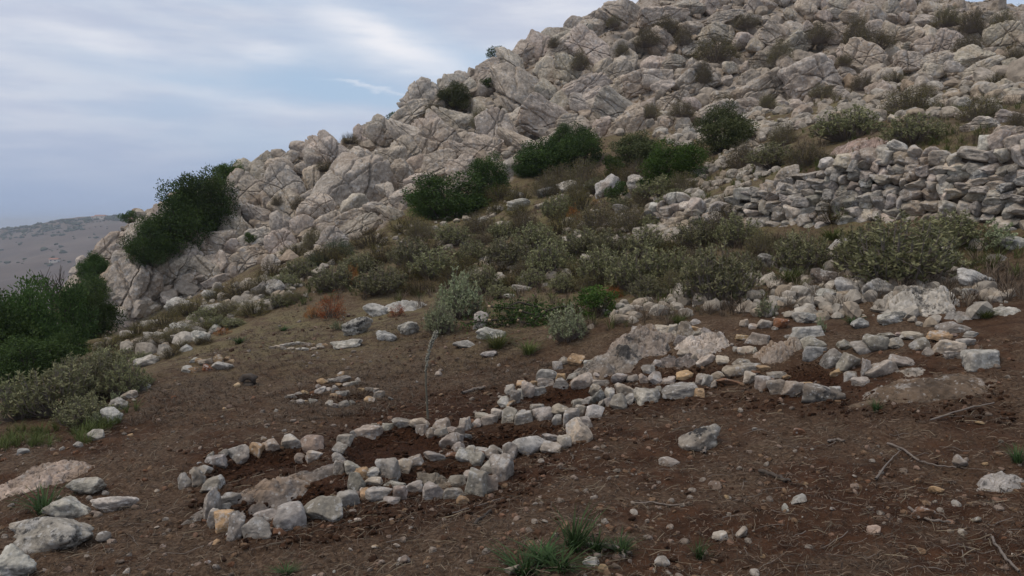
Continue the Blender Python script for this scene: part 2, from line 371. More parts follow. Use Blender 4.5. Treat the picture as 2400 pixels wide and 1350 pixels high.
hill = tag(add_obj('rocky_hill', sub_mesh('rocky_hill', quads[isrock])), 'pale limestone hillside rising to the skyline', kind='structure')


def grid_z(X, Y):
    """terrain height at world points, from the terrain's own grid"""
    j = np.clip(np.searchsorted(Ys, Y) - 1, 0, NV - 2); fy = (Y - Ys[j]) / (Ys[j + 1] - Ys[j])
    def row(jj):
        u = (X / (np.maximum(Ys[jj], 0) + 2.6) + .95) / 1.9 * (NU - 1); i = np.clip(np.floor(u).astype(int), 0, NU - 2); fx = np.clip(u - i, 0, 1)
        return Z[jj, i] * (1 - fx) + Z[jj, i + 1] * fx
    return row(j) * (1 - fy) + row(j + 1) * fy
def hit(px_, py_):
    d = ray(px_, py_).normalized(); loc, nor, i, dist = BVH.ray_cast(Vector((0, 0, 0)) + d * 0.5, d)
    if loc is None:
        p_ = at(px_, py_, 45.0); return p_, Vector((0, -0.7, 0.7))
    return loc, nor if nor.z > 0 else -nor
def ground_z(x_, y_):
    loc, nor, i, d = BVH.ray_cast(Vector((x_, y_, 60)), Vector((0, 0, -1)))
    return (loc.z, nor) if loc is not None else (None, None)

# ------------------------------------------------------------------ rock shapes
_ico = {}
def ico(s):
    if s not in _ico:
        bm = bmesh.new(); bmesh.ops.create_icosphere(bm, subdivisions=s, radius=1.0)
        _ico[s] = (np.array([v.co[:] for v in bm.verts]), np.array([[v.index for v in f.verts] for f in bm.faces])); bm.free()
    return _ico[s]
def rock_geo(seed, sub, planes=11, p=14.0, n1=0.10, n2=0.03, cracks=0, cd=0.10, box=0.0):
    r = np.random.default_rng(seed); d, f = ico(sub); d = d / np.linalg.norm(d, axis=1)[:, None]
    nn = r.normal(size=(planes, 3)); nn /= np.linalg.norm(nn, axis=1)[:, None]; hh_ = r.uniform(0.62, 1.0, planes)
    if box:
        ax = np.array([[1,0,0],[-1,0,0],[0,1,0],[0,-1,0],[0,0,1],[0,0,-1.0]]) + r.normal(size=(6, 3)) * 0.26
        ax /= np.linalg.norm(ax, axis=1)[:, None]; nn = np.r_[nn, ax]; hh_ = np.r_[hh_ + 0.25, r.uniform(0.62, 0.82, 6)]
    s = np.maximum(d @ nn.T, 0) / hh_
    rad = 1.0 / ((s ** p).sum(1) + 1e-9) ** (1 / p); rad = np.minimum(rad, 1.35)
    v = d * rad[:, None]; o = r.uniform(-50, 50, 3)
    disp = n1 * fbm(v * 1.4 + o, 3) + n2 * fbm(v * 6 + o, 3, 0.6)
    for k in range(cracks):
        m_ = r.normal(size=3)
        if sub > 5: m_ = m_ * .28 + np.array([[0, 0, 1.0], [1.0, .3, 0], [.35, 1.0, .2]][k % 3])
        m_ /= np.linalg.norm(m_); c_ = r.uniform(-0.6, 0.6)
        t = v @ m_ - c_ + 0.12 * gnoise(v * 1.8 + o + k * 9) + 0.03 * gnoise(v * 7 + o + k)
        wdt = r.uniform(0.014, 0.032) if sub > 5 else r.uniform(0.02, 0.045)
        disp = disp - cd * r.uniform(0.5, 1.2) * np.exp(-(t / wdt) ** 2) + r.uniform(-0.035, 0.035) * np.tanh(t / 0.03)
    v = v + d * disp[:, None]
    lo, hi = v.min(0), v.max(0); v = (v - (lo + hi) / 2) / (hi - lo)
    return v, f
def rock_mesh(name, seed, sub, mat, **kw):
    v, f = rock_geo(seed, sub, **kw); return mesh_from(name, v, f, mat, True)
STONE = [rock_mesh('stone', 100 + k, 5, M['rock'], planes=8 + k % 4, p=(14, 30, 20, 40)[k % 4], n1=0.09, n2=0.022, cracks=1, cd=0.03, box=(k % 7 == 0)) for k in range(22)]
SLAB = [rock_mesh('stone', 300 + k, 5, M['rock'], planes=8, p=(14, 26)[k % 2], n1=0.10, n2=0.022, cracks=1, cd=0.03, box=1) for k in range(14)]
ROUND = [rock_mesh('rock', 400 + k, 5, M['rock'], planes=12, p=9, n1=0.16, n2=0.05, cracks=2, cd=0.05) for k in range(10)]
BOULD = [rock_mesh('boulder', 500 + k, 7 if k < 6 else 5, M['rock_hill'], planes=12, p=(9, 14)[k % 2], n1=0.12, n2=0.030, cracks=8 if k < 6 else 3, cd=0.17, box=(k % 3 == 1)) for k in range(20)]
CRAG = 'bedrock'
PEB = [rock_mesh('stone', 700 + k, 3, M['rock'], planes=8, p=16, n1=0.1, n2=0.03) for k in range(12)]

TINT = {'g': (0.315, 0.28, 0.238), 't': (0.35, 0.24, 0.14), 'b': (0.15, 0.078, 0.045), 'r': (0.21, 0.080, 0.034), 'w': (0.40, 0.37, 0.325), 'p': (0.32, 0.245, 0.20), 'd': (0.20, 0.185, 0.165), 'h': (0.415, 0.353, 0.286), 'n': (0.37, 0.312, 0.25), 'm': (0.235, 0.20, 0.17), 'k': (0.165, 0.115, 0.085)}
def jit(c, a, s=0.10):
    k = 1 + random.uniform(-s, s); return (c[0] * k * (1 + random.uniform(-.04, .04)), c[1] * k, c[2] * k * (1 + random.uniform(-.05, .05)), a)
def put_rock(name, me, c, dims, rot, color, parent=None):
    o = bpy.data.objects.new(name, me); o.color = color
    o.location = Vector(c) - (parent.location if parent is not None else Vector()); o.rotation_euler = rot; o.scale = dims
    link(o, parent); return o
def stone_at(cx, cy, w_, h_, tint='g', lichen=0.35, parent=None, name='stone', protos=None, tilt=0.0, depth=0.85, sink=0.06):
    """a stone whose outline spans w x h photo pixels around (cx, cy) and that stands on the ground there"""
    loc, nor = hit(cx, cy + 0.42 * h_); Y0 = loc.y
    W, H = w_ * Y0 / F, h_ * Y0 / F; D = depth * (W * 0.55 + H * 0.45)
    c = at(cx, cy + sink * h_, Y0 + 0.38 * D)
    me = random.choice(protos or STONE)
    rot = (random.uniform(-.12, .12), -R(tilt) + random.uniform(-.1, .1), random.choice((0, math.pi)) + random.uniform(-.25, .25))
    return put_rock(name, me, c, (W * 1.10, D, H * 1.14), rot, jit(TINT[tint], lichen), parent)

# ------------------------------------------------------------------ limestone hillside: boulders as pieces of the hill
def zz(ox, oy, s, rows): return [(ox + r[0] / s, oy + r[1] / s, r[2] / s, r[3] / s, (r[4] if len(r) > 4 else None)) for r in rows]
HB = zz(400, 300, 3, [(540,460,260,200,35),(640,330,180,180),(770,280,130,150),(445,605,160,120),(340,660,120,90),(820,430,300,190,45),(630,620,210,140,40),(160,840,240,260,-50),(70,950,190,260),(350,800,190,190),
 (840,560,250,170,40),(1290,430,470,400,50),(1110,130,350,220,40),(1030,600,230,190,-60),(590,830,280,150,40),(550,950,260,160,40),(790,830,180,190),(780,700,180,180),(930,680,150,130),(1330,700,250,110,25),(1340,270,190,180,60),
 (1530,220,180,200),(1660,180,190,150,-60),(1850,130,290,220),(1890,270,270,180,35),(1600,370,200,200),(1310,560,160,150),(1280,640,200,100),(1560,630,230,110,30),(900,870,170,90,20),(700,990,160,100),(250,1000,250,120,35),(100,1090,140,90),
 (370,940,110,100),(550,230,180,100),(640,180,150,80),(930,90,150,100),(1010,150,120,90),(920,280,80,70),(1250,220,120,80),(1190,190,100,80),(2190,150,200,170),(1700,60,330,160,35),(1020,380,200,130,70),(700,480,160,110,45),(480,330,150,110,30)])
HB += zz(0, 350, 2.454, [(650,600,180,230),(760,780,270,260),(700,660,110,130),(930,730,130,90,-50),(1000,700,190,230),(1130,570,190,240),(490,930,150,110,40),(540,1000,120,90),(650,880,100,90),(720,970,150,80),(850,920,120,50,20),
 (1000,890,140,60,25),(620,760,90,90),(440,720,90,60),(1180,690,180,120,35),(1270,660,110,110),(1240,760,130,50,20),(590,690,90,110),(560,850,90,100),(800,900,140,70,20),(690,480,110,90),(740,560,120,120),(600,940,120,90)])
HB += zz(900, 0, 3, [(930,690,460,320,45),(790,940,190,280),(900,880,160,210),(1140,860,340,220,35),(1290,510,250,190),(1140,500,130,140),(1480,380,350,170,42),(1250,370,270,130,35),(1000,330,200,170,45),(1090,330,180,170),(730,420,220,130,45),
 (880,430,240,140),(320,620,330,240,48),(540,520,90,90),(420,530,80,70),(500,740,190,90,25),(480,880,310,230,35),(340,960,290,230),(200,830,310,130,38),(690,650,120,110),(1130,640,140,150),(1400,640,300,140,30),(1660,640,240,170,45),
 (1640,780,290,160),(1480,700,210,130),(1400,740,180,100,-30),(1720,450,130,120),(1640,520,200,130),(1920,560,170,110),(1960,610,150,90),(2040,450,190,130),(1560,840,190,140),(1320,870,180,120),(1250,740,130,120),(690,1030,190,120),
 (950,1000,290,110,35),(1700,60,340,190,-20),(1960,120,310,160),(1860,130,140,150),(1480,100,190,150),(1600,80,200,130),(1330,170,130,110),(1230,220,160,120),(2150,60,190,120),(2290,50,170,110),(2170,330,200,100),(1450,200,160,120),
 (1600,160,160,120),(1330,270,260,150,40),(2000,890,110,110),(2110,880,100,90),(1520,900,100,150),(1610,940,100,70),(1130,270,150,110,40),(1800,330,160,120),(1560,480,140,110)])
HB += zz(1600, 0, 3, [(920,560,340,280),(810,600,180,130,-60),(1280,400,270,190),(1030,460,140,100),(1150,530,110,110),(560,440,210,130),(580,630,380,200),(460,560,140,100),(1110,250,240,140,35),(1330,150,150,180),(1450,100,110,160),
 (1340,220,140,130),(1600,250,170,110),(1740,270,140,120),(1870,310,190,170),(1600,440,210,140),(1480,400,120,120),(1790,430,190,110),(1780,510,150,100),(2020,430,280,170),(2120,500,260,140),(1590,350,100,110),(1690,340,140,120),
 (2250,280,220,210),(2150,110,160,100),(1950,40,120,100),(1850,80,110,110),(1020,35,100,90),(860,70,140,100),(1110,660,110,100),(700,750,100,80),(1930,690,170,130),(2240,610,100,90),(2320,590,90,90),(2300,680,130,90),
 (850,810,120,120),(840,890,110,80),(580,900,180,100),(1500,530,90,110),(430,300,140,120),(250,250,210,130),(100,330,200,100),(280,130,310,90,15),(480,150,190,90),(500,50,120,100),(600,40,120,70),(60,740,140,90,45),(280,690,140,110),
 (440,740,180,100),(680,750,110,80),(820,750,130,100),(2300,850,220,110),(2100,900,260,120),(1990,840,190,100),(2310,960,220,130),(1600,850,130,70),(1480,850,110,90),(1700,150,150,100),(1560,60,120,90),(1240,60,150,100),(1750,60,120,90),(2050,60,110,80)])
# more blocks wherever the slope is still bare
taken = [(b[0], b[1], 0.5 * max(b[2], b[3])) for b in HB]
r2 = random.Random(21); extra = []
zp = np.array(ROCKZ)
tries = 0
while len(extra) < 295 - len(HB) and tries < 60000:
    tries += 1
    qx = r2.uniform(180, 2420); qy = r2.uniform(-10, 790)
    if not in_poly(np.array([qx]), np.array([qy]), ROCKZ)[0]: continue
    loc, nor, i_, d_ = BVH.ray_cast(Vector(), ray(qx, qy).normalized())
    if loc is None: continue
    rr = r2.choice((18, 24, 32, 44)) * (0.75 if qx > 1700 else 1)
    if any((qx - a) ** 2 + (qy - b) ** 2 < (c_ * 0.62 + rr * 0.62) ** 2 for a, b, c_ in taken): continue
    taken.append((qx, qy, rr)); extra.append((qx, qy, rr * 2.1, rr * 1.7, r2.uniform(20, 50)))
RX = [r[0] for r in RIDGE]; RY = [r[1] for r in RIDGE]
for (cx, cy, w_, h_, ang) in HB + extra:
    cy = max(cy, float(np.interp(cx, RX, RY)) + 0.48 * min(w_, h_) + 0.16 * max(w_, h_) - 6)
    loc, nor = hit(cx, cy); Y0 = loc.y
    a = ang if ang is not None else (random.uniform(18, 50) if cx < 1500 else random.uniform(-5, 35))
    kk = 1.34 if cx < 1550 else 1.18; W, H = w_ * Y0 / F * kk, h_ * Y0 / F * kk; D = (0.66 if cx < 1550 else .8) * (0.5 * W + 0.5 * H)
    c = at(cx, cy, Y0 + 0.20 * D)
    big = max(w_, h_) > 60
    me = random.choice(BOULD[:6] if big else BOULD[6:])
    tint = 'h' if cx < 1650 else ('n' if random.random() < .5 else 'h')
    put_rock('boulder', me, c, (W, D, H), (random.uniform(-.25, .25), -R(a), random.choice((0, math.pi)) + random.uniform(-.3, .3)), jit(TINT[tint], 0.10, 0.06), hill)
tag(hill.children[0], None)

M['bedrock'] = rock_mat('weathered_bedrock', 1.1, 0.38, 0.75, 0.03)
def bedrock(cx, cy, w_, h_, t_, li, tl, seed, rise=0.34, bmin=.25):
    """bedrock breaking through the soil: a low fractured dome on the ground, its outline w x h photo pixels"""
    r = np.random.default_rng(seed + 900); a = R(tl)
    Lp = hit(cx - w_ / 2 * math.cos(a), cy + w_ / 2 * math.sin(a) + .16 * h_ * math.cos(a))[0]; Rp = hit(cx + w_ / 2 * math.cos(a), cy - w_ / 2 * math.sin(a) + .16 * h_ * math.cos(a))[0]
    C = (Lp + Rp) / 2; Np = hit(cx + .3 * h_ * math.sin(a), cy + .5 * h_)[0]; Am = (Rp - Lp) / 2; Am.z = 0; Bm = Np - C; Bm.z = 0
    Bm = Bm - Am * (Bm.dot(Am) / Am.length_squared)
    if Bm.length < bmin * Am.length: Bm = Bm.normalized() * bmin * Am.length
    if Bm.length > .9 * Am.length: Bm = Bm.normalized() * .9 * Am.length
    H = rise * h_ * C.y / F * 1.15
    nr, nt = 44, 120; rad = np.linspace(0, 1.12, nr)[:, None]; th = np.linspace(0, 2 * np.pi, nt, endpoint=False)[None]
    o = r.uniform(-40, 40)
    wob = 1 + .28 * fbm(np.stack([np.cos(th[0]) * 1.5 + o, np.sin(th[0]) * 1.5, np.zeros(nt)], 1), 3)
    U_ = rad * np.cos(th) * wob; V_ = rad * np.sin(th) * wob
    X = (C.x + Am.x * U_ + Bm.x * V_).ravel(); Y = (C.y + Am.y * U_ + Bm.y * V_).ravel()
    prof = np.clip(1 - (np.repeat(rad, nt, 1).ravel()) ** 3.4, -.3, 1); sc = 2.2 / max(.35, Am.length)
    lump = fbm(xy3(X, Y, sc, o), 3); f1 = fbm(xy3(X, Y, sc * 2.2, o + 3), 3)
    crk = np.exp(-(gnoise(xy3(X + .1 * f1, Y * 1.6, sc * 1.3, o + 7)) / .06) ** 2) + .7 * np.exp(-(gnoise(xy3(X * 1.4, Y + .1 * f1, sc * 2.7, o + 11)) / .07) ** 2)
    step = np.round((lump + .5) * 3) / 3 - .5
    gz = grid_z(X, Y)
    z_ = gz - .03 + H * prof * np.clip(.85 + .22 * lump + .22 * step + .06 * f1, .35, 1.1) - np.minimum(.35 * H, .10) * crk * np.clip(prof * 3, 0, 1) + np.minimum(.014, .12 * H) * fbm(xy3(X, Y, 7.0, o), 3, .5)
    q = np.array([[i * nt + j, (i + 1) * nt + j, (i + 1) * nt + (j + 1) % nt, i * nt + (j + 1) % nt] for i in range(nr - 1) for j in range(nt)])
    me = mesh_from('bedrock', np.stack([X - C.x, Y - C.y, z_ - C.z], 1), q, M['bedrock'], True)
    ob = add_obj('bedrock', me); ob.location = C; ob.color = jit(TINT[t_], li); return ob

# ------------------------------------------------------------------ rock / bedrock scattered on the terrace (each one a thing)
LOOSE = [ # cx, cy, w, h, tint, lichen, protos, label, name
 (112,1254,188,92,'w',.9,ROUND,'long pale boulder with round black lichen spots at the lower corner','boulder'),
 (42,1322,100,92,'w',.5,ROUND,'rounded grey boulder half under the lichen-spotted one','boulder'),
 (165,1190,125,66,'w',.5,ROUND,'pale weathered boulder above the lichen-spotted one, beside a green weed','boulder'),
 (207,1138,84,48,'w',.4,ROUND,'small pitted pale rock topmost in the lower corner cluster','boulder'),
 (270,1180,106,46,'w',.4,ROUND,'smooth oval whitish boulder lying alone beside the corner cluster','boulder'),
 (223,1020,46,30,'w',.1,STONE,'grey stone with a rusty face at the tip of the terrace edge','stone'),
 (182,1043,24,14,'w',.1,STONE,'little pale stone next to the rust-faced one','stone'),
 (55,1058,28,16,'w',.1,STONE,'small light stone alone on the soil below the big sage shrubs','stone'),
 (322,903,56,34,'w',.5,ROUND,'pale rock on the terrace edge beside a silvery herb','rock'),
 (304,925,40,24,'w',.3,ROUND,'low pale rock just under the silvery herb on the terrace edge','rock'),
 (281,948,44,32,'w',.5,ROUND,'black-spotted rock midway down the terrace edge','rock'),
 (260,976,50,42,'w',.3,ROUND,'crumbly rock at the lower part of the terrace edge','rock'),
 (342,846,60,30,'w',.3,ROUND,'pale rock at the upper end of the terrace edge by orange dry stalks','rock'),
 (436,816,30,18,'w',.2,ROUND,'small grey rock in dry grass where the terrace edge meets the slope','rock'),
 (470,790,44,34,'w',.2,ROUND,'rounded white boulder standing at the foot of the scrubby bank','boulder'),
 (502,770,34,20,'w',.2,ROUND,'small pale rock behind the rounded white boulder','rock'),
 (536,757,26,14,'w',.2,ROUND,'small flat white rock on the edge of the dry grass','rock'),
 (610,682,42,44,'d',.8,ROUND,'upright lichen-dark boulder, the one of the pair nearer the trees','boulder'),
 (643,676,40,44,'w',.8,ROUND,'pale black-speckled boulder, the taller of the upright pair','boulder'),
 (655,706,26,18,'w',.2,ROUND,'small whitish rock where rusty seedlings start','rock'),
 (491,694,32,28,'w',.2,STONE,'pointed white rock sticking out of the scrubby bank','rock'),
 (435,791,62,24,'w',.3,ROUND,'flat rock in the scrub above the terrace edge','rock'),
 (360,788,52,26,'w',.2,ROUND,'grey hump of rock by the dark trees','rock'),
 (298,784,36,18,'w',.2,ROUND,'small rock poking from the scrub near the dark trees','rock'),
 (432,768,64,26,'w',.5,ROUND,'long lichen-grey rock low in the scrubby bank','rock'),
 (356,760,56,22,'w',.4,ROUND,'low rock ledge in the scrubby bank by the dark trees','rock'),
 (500,722,66,24,'w',.5,ROUND,'long white ledge in the middle of the scrubby bank','rock'),
 (420,715,60,38,'w',.4,ROUND,'broken white ledge under the cliff foot','rock'),
 (945,716,92,34,'w',.2,CRAG,'smooth pale bedrock hump behind the small rusty seedling','bedrock'),
 (880,728,54,34,'w',.3,ROUND,'sloping grey rock leaning on the smooth bedrock hump','rock'),
 (838,766,68,46,'w',.9,ROUND,'round boulder speckled black with a reddish top','boulder'),
 (812,806,76,24,'w',.4,ROUND,'low white rock at the far stone ring','rock'),
 (905,788,46,28,'w',.5,ROUND,'flat white rock between the speckled boulder and the squill stalk','rock'),
 (955,770,50,38,'w',.6,ROUND,'white jagged rock by the pale sage shrub','rock'),
 (1126,750,36,44,'w',.2,STONE,'upright pale rock at the end of the cut branches','rock'),
 (1152,780,70,32,'w',.2,ROUND,'wide pale rock under the cut branches','rock'),
 (1090,807,52,20,'w',.5,ROUND,'low white rock on the bare soil under the branch pile','rock'),
 (1146,830,38,18,'w',.4,ROUND,'small flat white rock near the mound of bedrock','rock'),
 (1173,655,32,26,'d',.4,ROUND,'round grey rock among the sage shrubs above the branch pile','rock'),
 (1222,676,46,18,'w',.2,ROUND,'flat pale rock in the gap between sage shrubs','rock'),
 (1193,694,26,14,'w',.4,ROUND,'small speckled rock above the cut branches','rock'),
 (1083,568,24,16,'w',.2,STONE,'small white rock in the upper scrub','rock'),
 (1465,690,0,0,'w',0,ROUND,'',''),
 (1642,1030,100,66,'g',1.0,ROUND,'squat dark-patched boulder with a dry root, alone on the bare soil','boulder'),
 (1569,1084,50,26,'g',.1,STONE,'flat grey stone lying below the squat boulder','stone'),
 (2250,1083,40,36,'g',.1,STONE,'angular grey stone on the twiggy soil near the frame edge','stone'),
 (2350,1124,120,74,'w',.8,CRAG,'small rough outcrop with dark lichen breaking through the soil','bedrock'),
 (1385,1318,40,26,'w',.1,STONE,'white stone under the biggest grass tuft','stone'),
 (1412,1333,24,20,'t',.1,STONE,'tan stone touching the white stone under the grass tuft','stone'),
 (1202,1336,40,26,'g',.1,STONE,'grey stone at the bottom edge below the grass tufts','stone'),
 (1550,1316,38,24,'g',.1,STONE,'smooth grey stone beside a twig, lower middle','stone'),
 (1688,1257,42,24,'w',.1,STONE,'crumbly white stone among twigs','stone'),
 (1738,1248,28,30,'g',.1,STONE,'grey upright stone next to the crumbly white one','stone'),
 (1873,1171,38,22,'w',.1,STONE,'pointed white stone on the dark soil','stone'),
 (1840,1190,16,22,'w',.1,STONE,'small white stone balanced under a tan pebble','stone'),
 (2047,1243,30,26,'p',.1,STONE,'pinkish stone among the dry twigs','stone'),
 (2160,1205,52,40,'b',.1,STONE,'half buried reddish stone with a white end','stone'),
 (2195,1150,34,22,'t',.1,STONE,'pale tan stone on the soil under the rough outcrop','stone'),
 (1875,1012,32,20,'b',.1,STONE,'rust-brown stone on the bare soil','stone'),
 (1085,1172,28,24,'t',.1,STONE,'pinkish tan stone below the front row of the stone rings','stone'),
 (1145,1150,18,16,'g',.1,STONE,'little grey stone lying just off the front row','stone'),
 (958,1135,0,0,'g',0,STONE,'',''),
 (2018,345,104,56,'p',.4,CRAG,'broad pink-grey bedrock hump just over the dry stone wall','bedrock'),
 (1985,588,0,0,'w',0,ROUND,'',''),
 (1990,576,100,70,'w',.8,CRAG,'pale spotted rock showing between two large sage shrubs under the wall','bedrock'),
 (1985,675,60,52,'w',.3,ROUND,'round pale boulder below the largest sage shrub','boulder'),
 (2056,678,72,54,'d',.5,ROUND,'grey split boulder under the largest sage shrub','boulder'),
 (1880,680,110,44,'d',.9,CRAG,'dark flat bedrock ledge below the middle sage shrub','bedrock'),
 (1945,690,66,30,'w',.4,ROUND,'pale tongue of rock beside the dark ledge','rock'),
 (1800,612,44,40,'d',.4,ROUND,'grey upright rock at the foot of two sage shrubs','rock'),
 (1845,640,40,28,'d',.5,ROUND,'round dark rock in the grass under the sage shrubs','rock'),
 (1930,648,60,40,'d',.5,ROUND,'bluish grey rock in shade under a sage shrub','rock'),
 (2160,700,190,100,'w',.8,CRAG,'broad pitted bedrock dome below the silvery herbs','bedrock'),
 (2090,745,60,34,'w',.7,ROUND,'black-spotted rock at the lower lip of the bedrock dome','rock'),
 (2250,735,70,44,'w',.5,CRAG,'rough pale rock on the side of the bedrock dome','bedrock'),
 (2280,655,96,52,'w',.2,ROUND,'large smooth whitish boulder with a small herb on it','boulder'),
 (2278,686,56,24,'w',.2,STONE,'flat white stone below the smooth whitish boulder','stone'),
 (2322,690,34,26,'w',.7,ROUND,'speckled round stone next to the flat white stone','stone'),
 (2345,725,90,36,'w',.3,CRAG,'low pinkish bedrock at the frame edge','bedrock'),
 (2235,768,72,30,'g',.1,STONE,'smooth grey oval boulder above the row of bed stones','boulder'),
 (1885,745,50,32,'w',.5,ROUND,'lichen-white rock above the two big pale bed stones','rock'),
 (2015,758,40,28,'w',.4,ROUND,'small rock in dry grass above the bed stones','rock'),
 (2375,570,60,44,'w',.3,ROUND,'pale rock at the frame edge under the wall','rock'),
 (2330,600,64,40,'w',.3,CRAG,'grey rough rock beneath the silvery herb patch','bedrock'),
 (2210,600,60,46,'w',.3,ROUND,'whitish rock at the flank of the largest sage shrub','rock'),
 (1520,690,0,0,'w',0,ROUND,'',''),
 (1345,800,0,0,'w',0,ROUND,'',''),
 (1280,450,40,24,'w',.2,ROUND,'pale rock under the long mastic bush','rock'),
 (1215,480,52,30,'w',.2,ROUND,'big white rock in the upper scrub by the mastic bushes','rock'),
 (1205,458,40,22,'w',.2,ROUND,'white rock on top of the white rock group','rock'),
 (1162,492,40,22,'w',.2,ROUND,'white rock at the lower end of the white rock group','rock'),
 (1330,437,50,30,'w',.2,ROUND,'rounded pale rock in the upper scrub under the grey bushes','rock'),
 (1425,436,58,56,'w',.2,ROUND,'tall white rock beside the small black-green bush','rock'),
 (1492,430,44,44,'w',.2,ROUND,'leaning white rock between two black-green bushes','rock'),
 (1455,490,36,24,'d',.2,ROUND,'grey round rock in the scrub before the wall stub','rock'),
 (1268,483,30,16,'w',.2,ROUND,'small white rock right of the white rock group','rock'),
 (1128,516,26,16,'w',.2,ROUND,'tiny white rock by the mastic bush foot','rock'),
]
for (cx, cy, w_, h_, t_, li, pr, lab, nm) in LOOSE:
    if not lab: continue
    if pr is CRAG: o = bedrock(cx, cy, w_ * 1.1, h_ * 1.15, t_, li, 0, int(cx), .36)
    else: o = stone_at(cx, cy, w_, h_, t_, li, None, nm, pr)
    tag(o, lab, 'bedrock' if nm == 'bedrock' else 'rock')

# bedrock slabs that the rings are built around
BED = [(645,1150,470,84,'m',.35,16,'long pinkish bedrock slab running between the two lower stone rings'),
 (1035,1098,160,50,'m',.1,3,'small bare bedrock slab inside the middle stone ring'),
 (95,1112,250,100,'p',.1,22,'crumbling pinkish bedrock patch at the lower terrace edge'),
 (1425,842,200,84,'m',.9,24,'sloping dark-streaked bedrock face at the near side of the mound'),
 (1650,800,130,76,'n',.5,5,'domed grooved bedrock in the middle of the stone bed'),
 (1815,822,96,62,'g',.2,0,'smooth round bedrock knob at the head of the soil bed'),
 (1850,808,70,56,'g',.2,0,'smooth grey bedrock shoulder beside the round knob'),
 (2170,905,400,86,'k',.25,8,'soil-covered reddish bedrock ramp beyond the stone bed'),
 (2140,865,120,40,'m',.3,6,'bare pale top of the soil-covered bedrock ramp'),
 (1500,800,170,86,'m',.9,14,'cracked lichen-dark bedrock crown of the mound'),
 (1585,838,130,54,'m',.8,6,'broken bedrock lip with black lichen under the mound crown'),
 (1590,775,170,46,'n',.5,4,'low brown-grey bedrock shelf on top of the mound')]
for k, (cx, cy, w_, h_, t_, li, tl, lab) in enumerate(BED): tag(bedrock(cx, cy, w_, h_, t_, li, tl, k, (.36, .45, .34, .45, .40, .5, .5, .28, .3, .48, .42, .36)[k], .2 if k == 0 else .3), lab, 'bedrock')

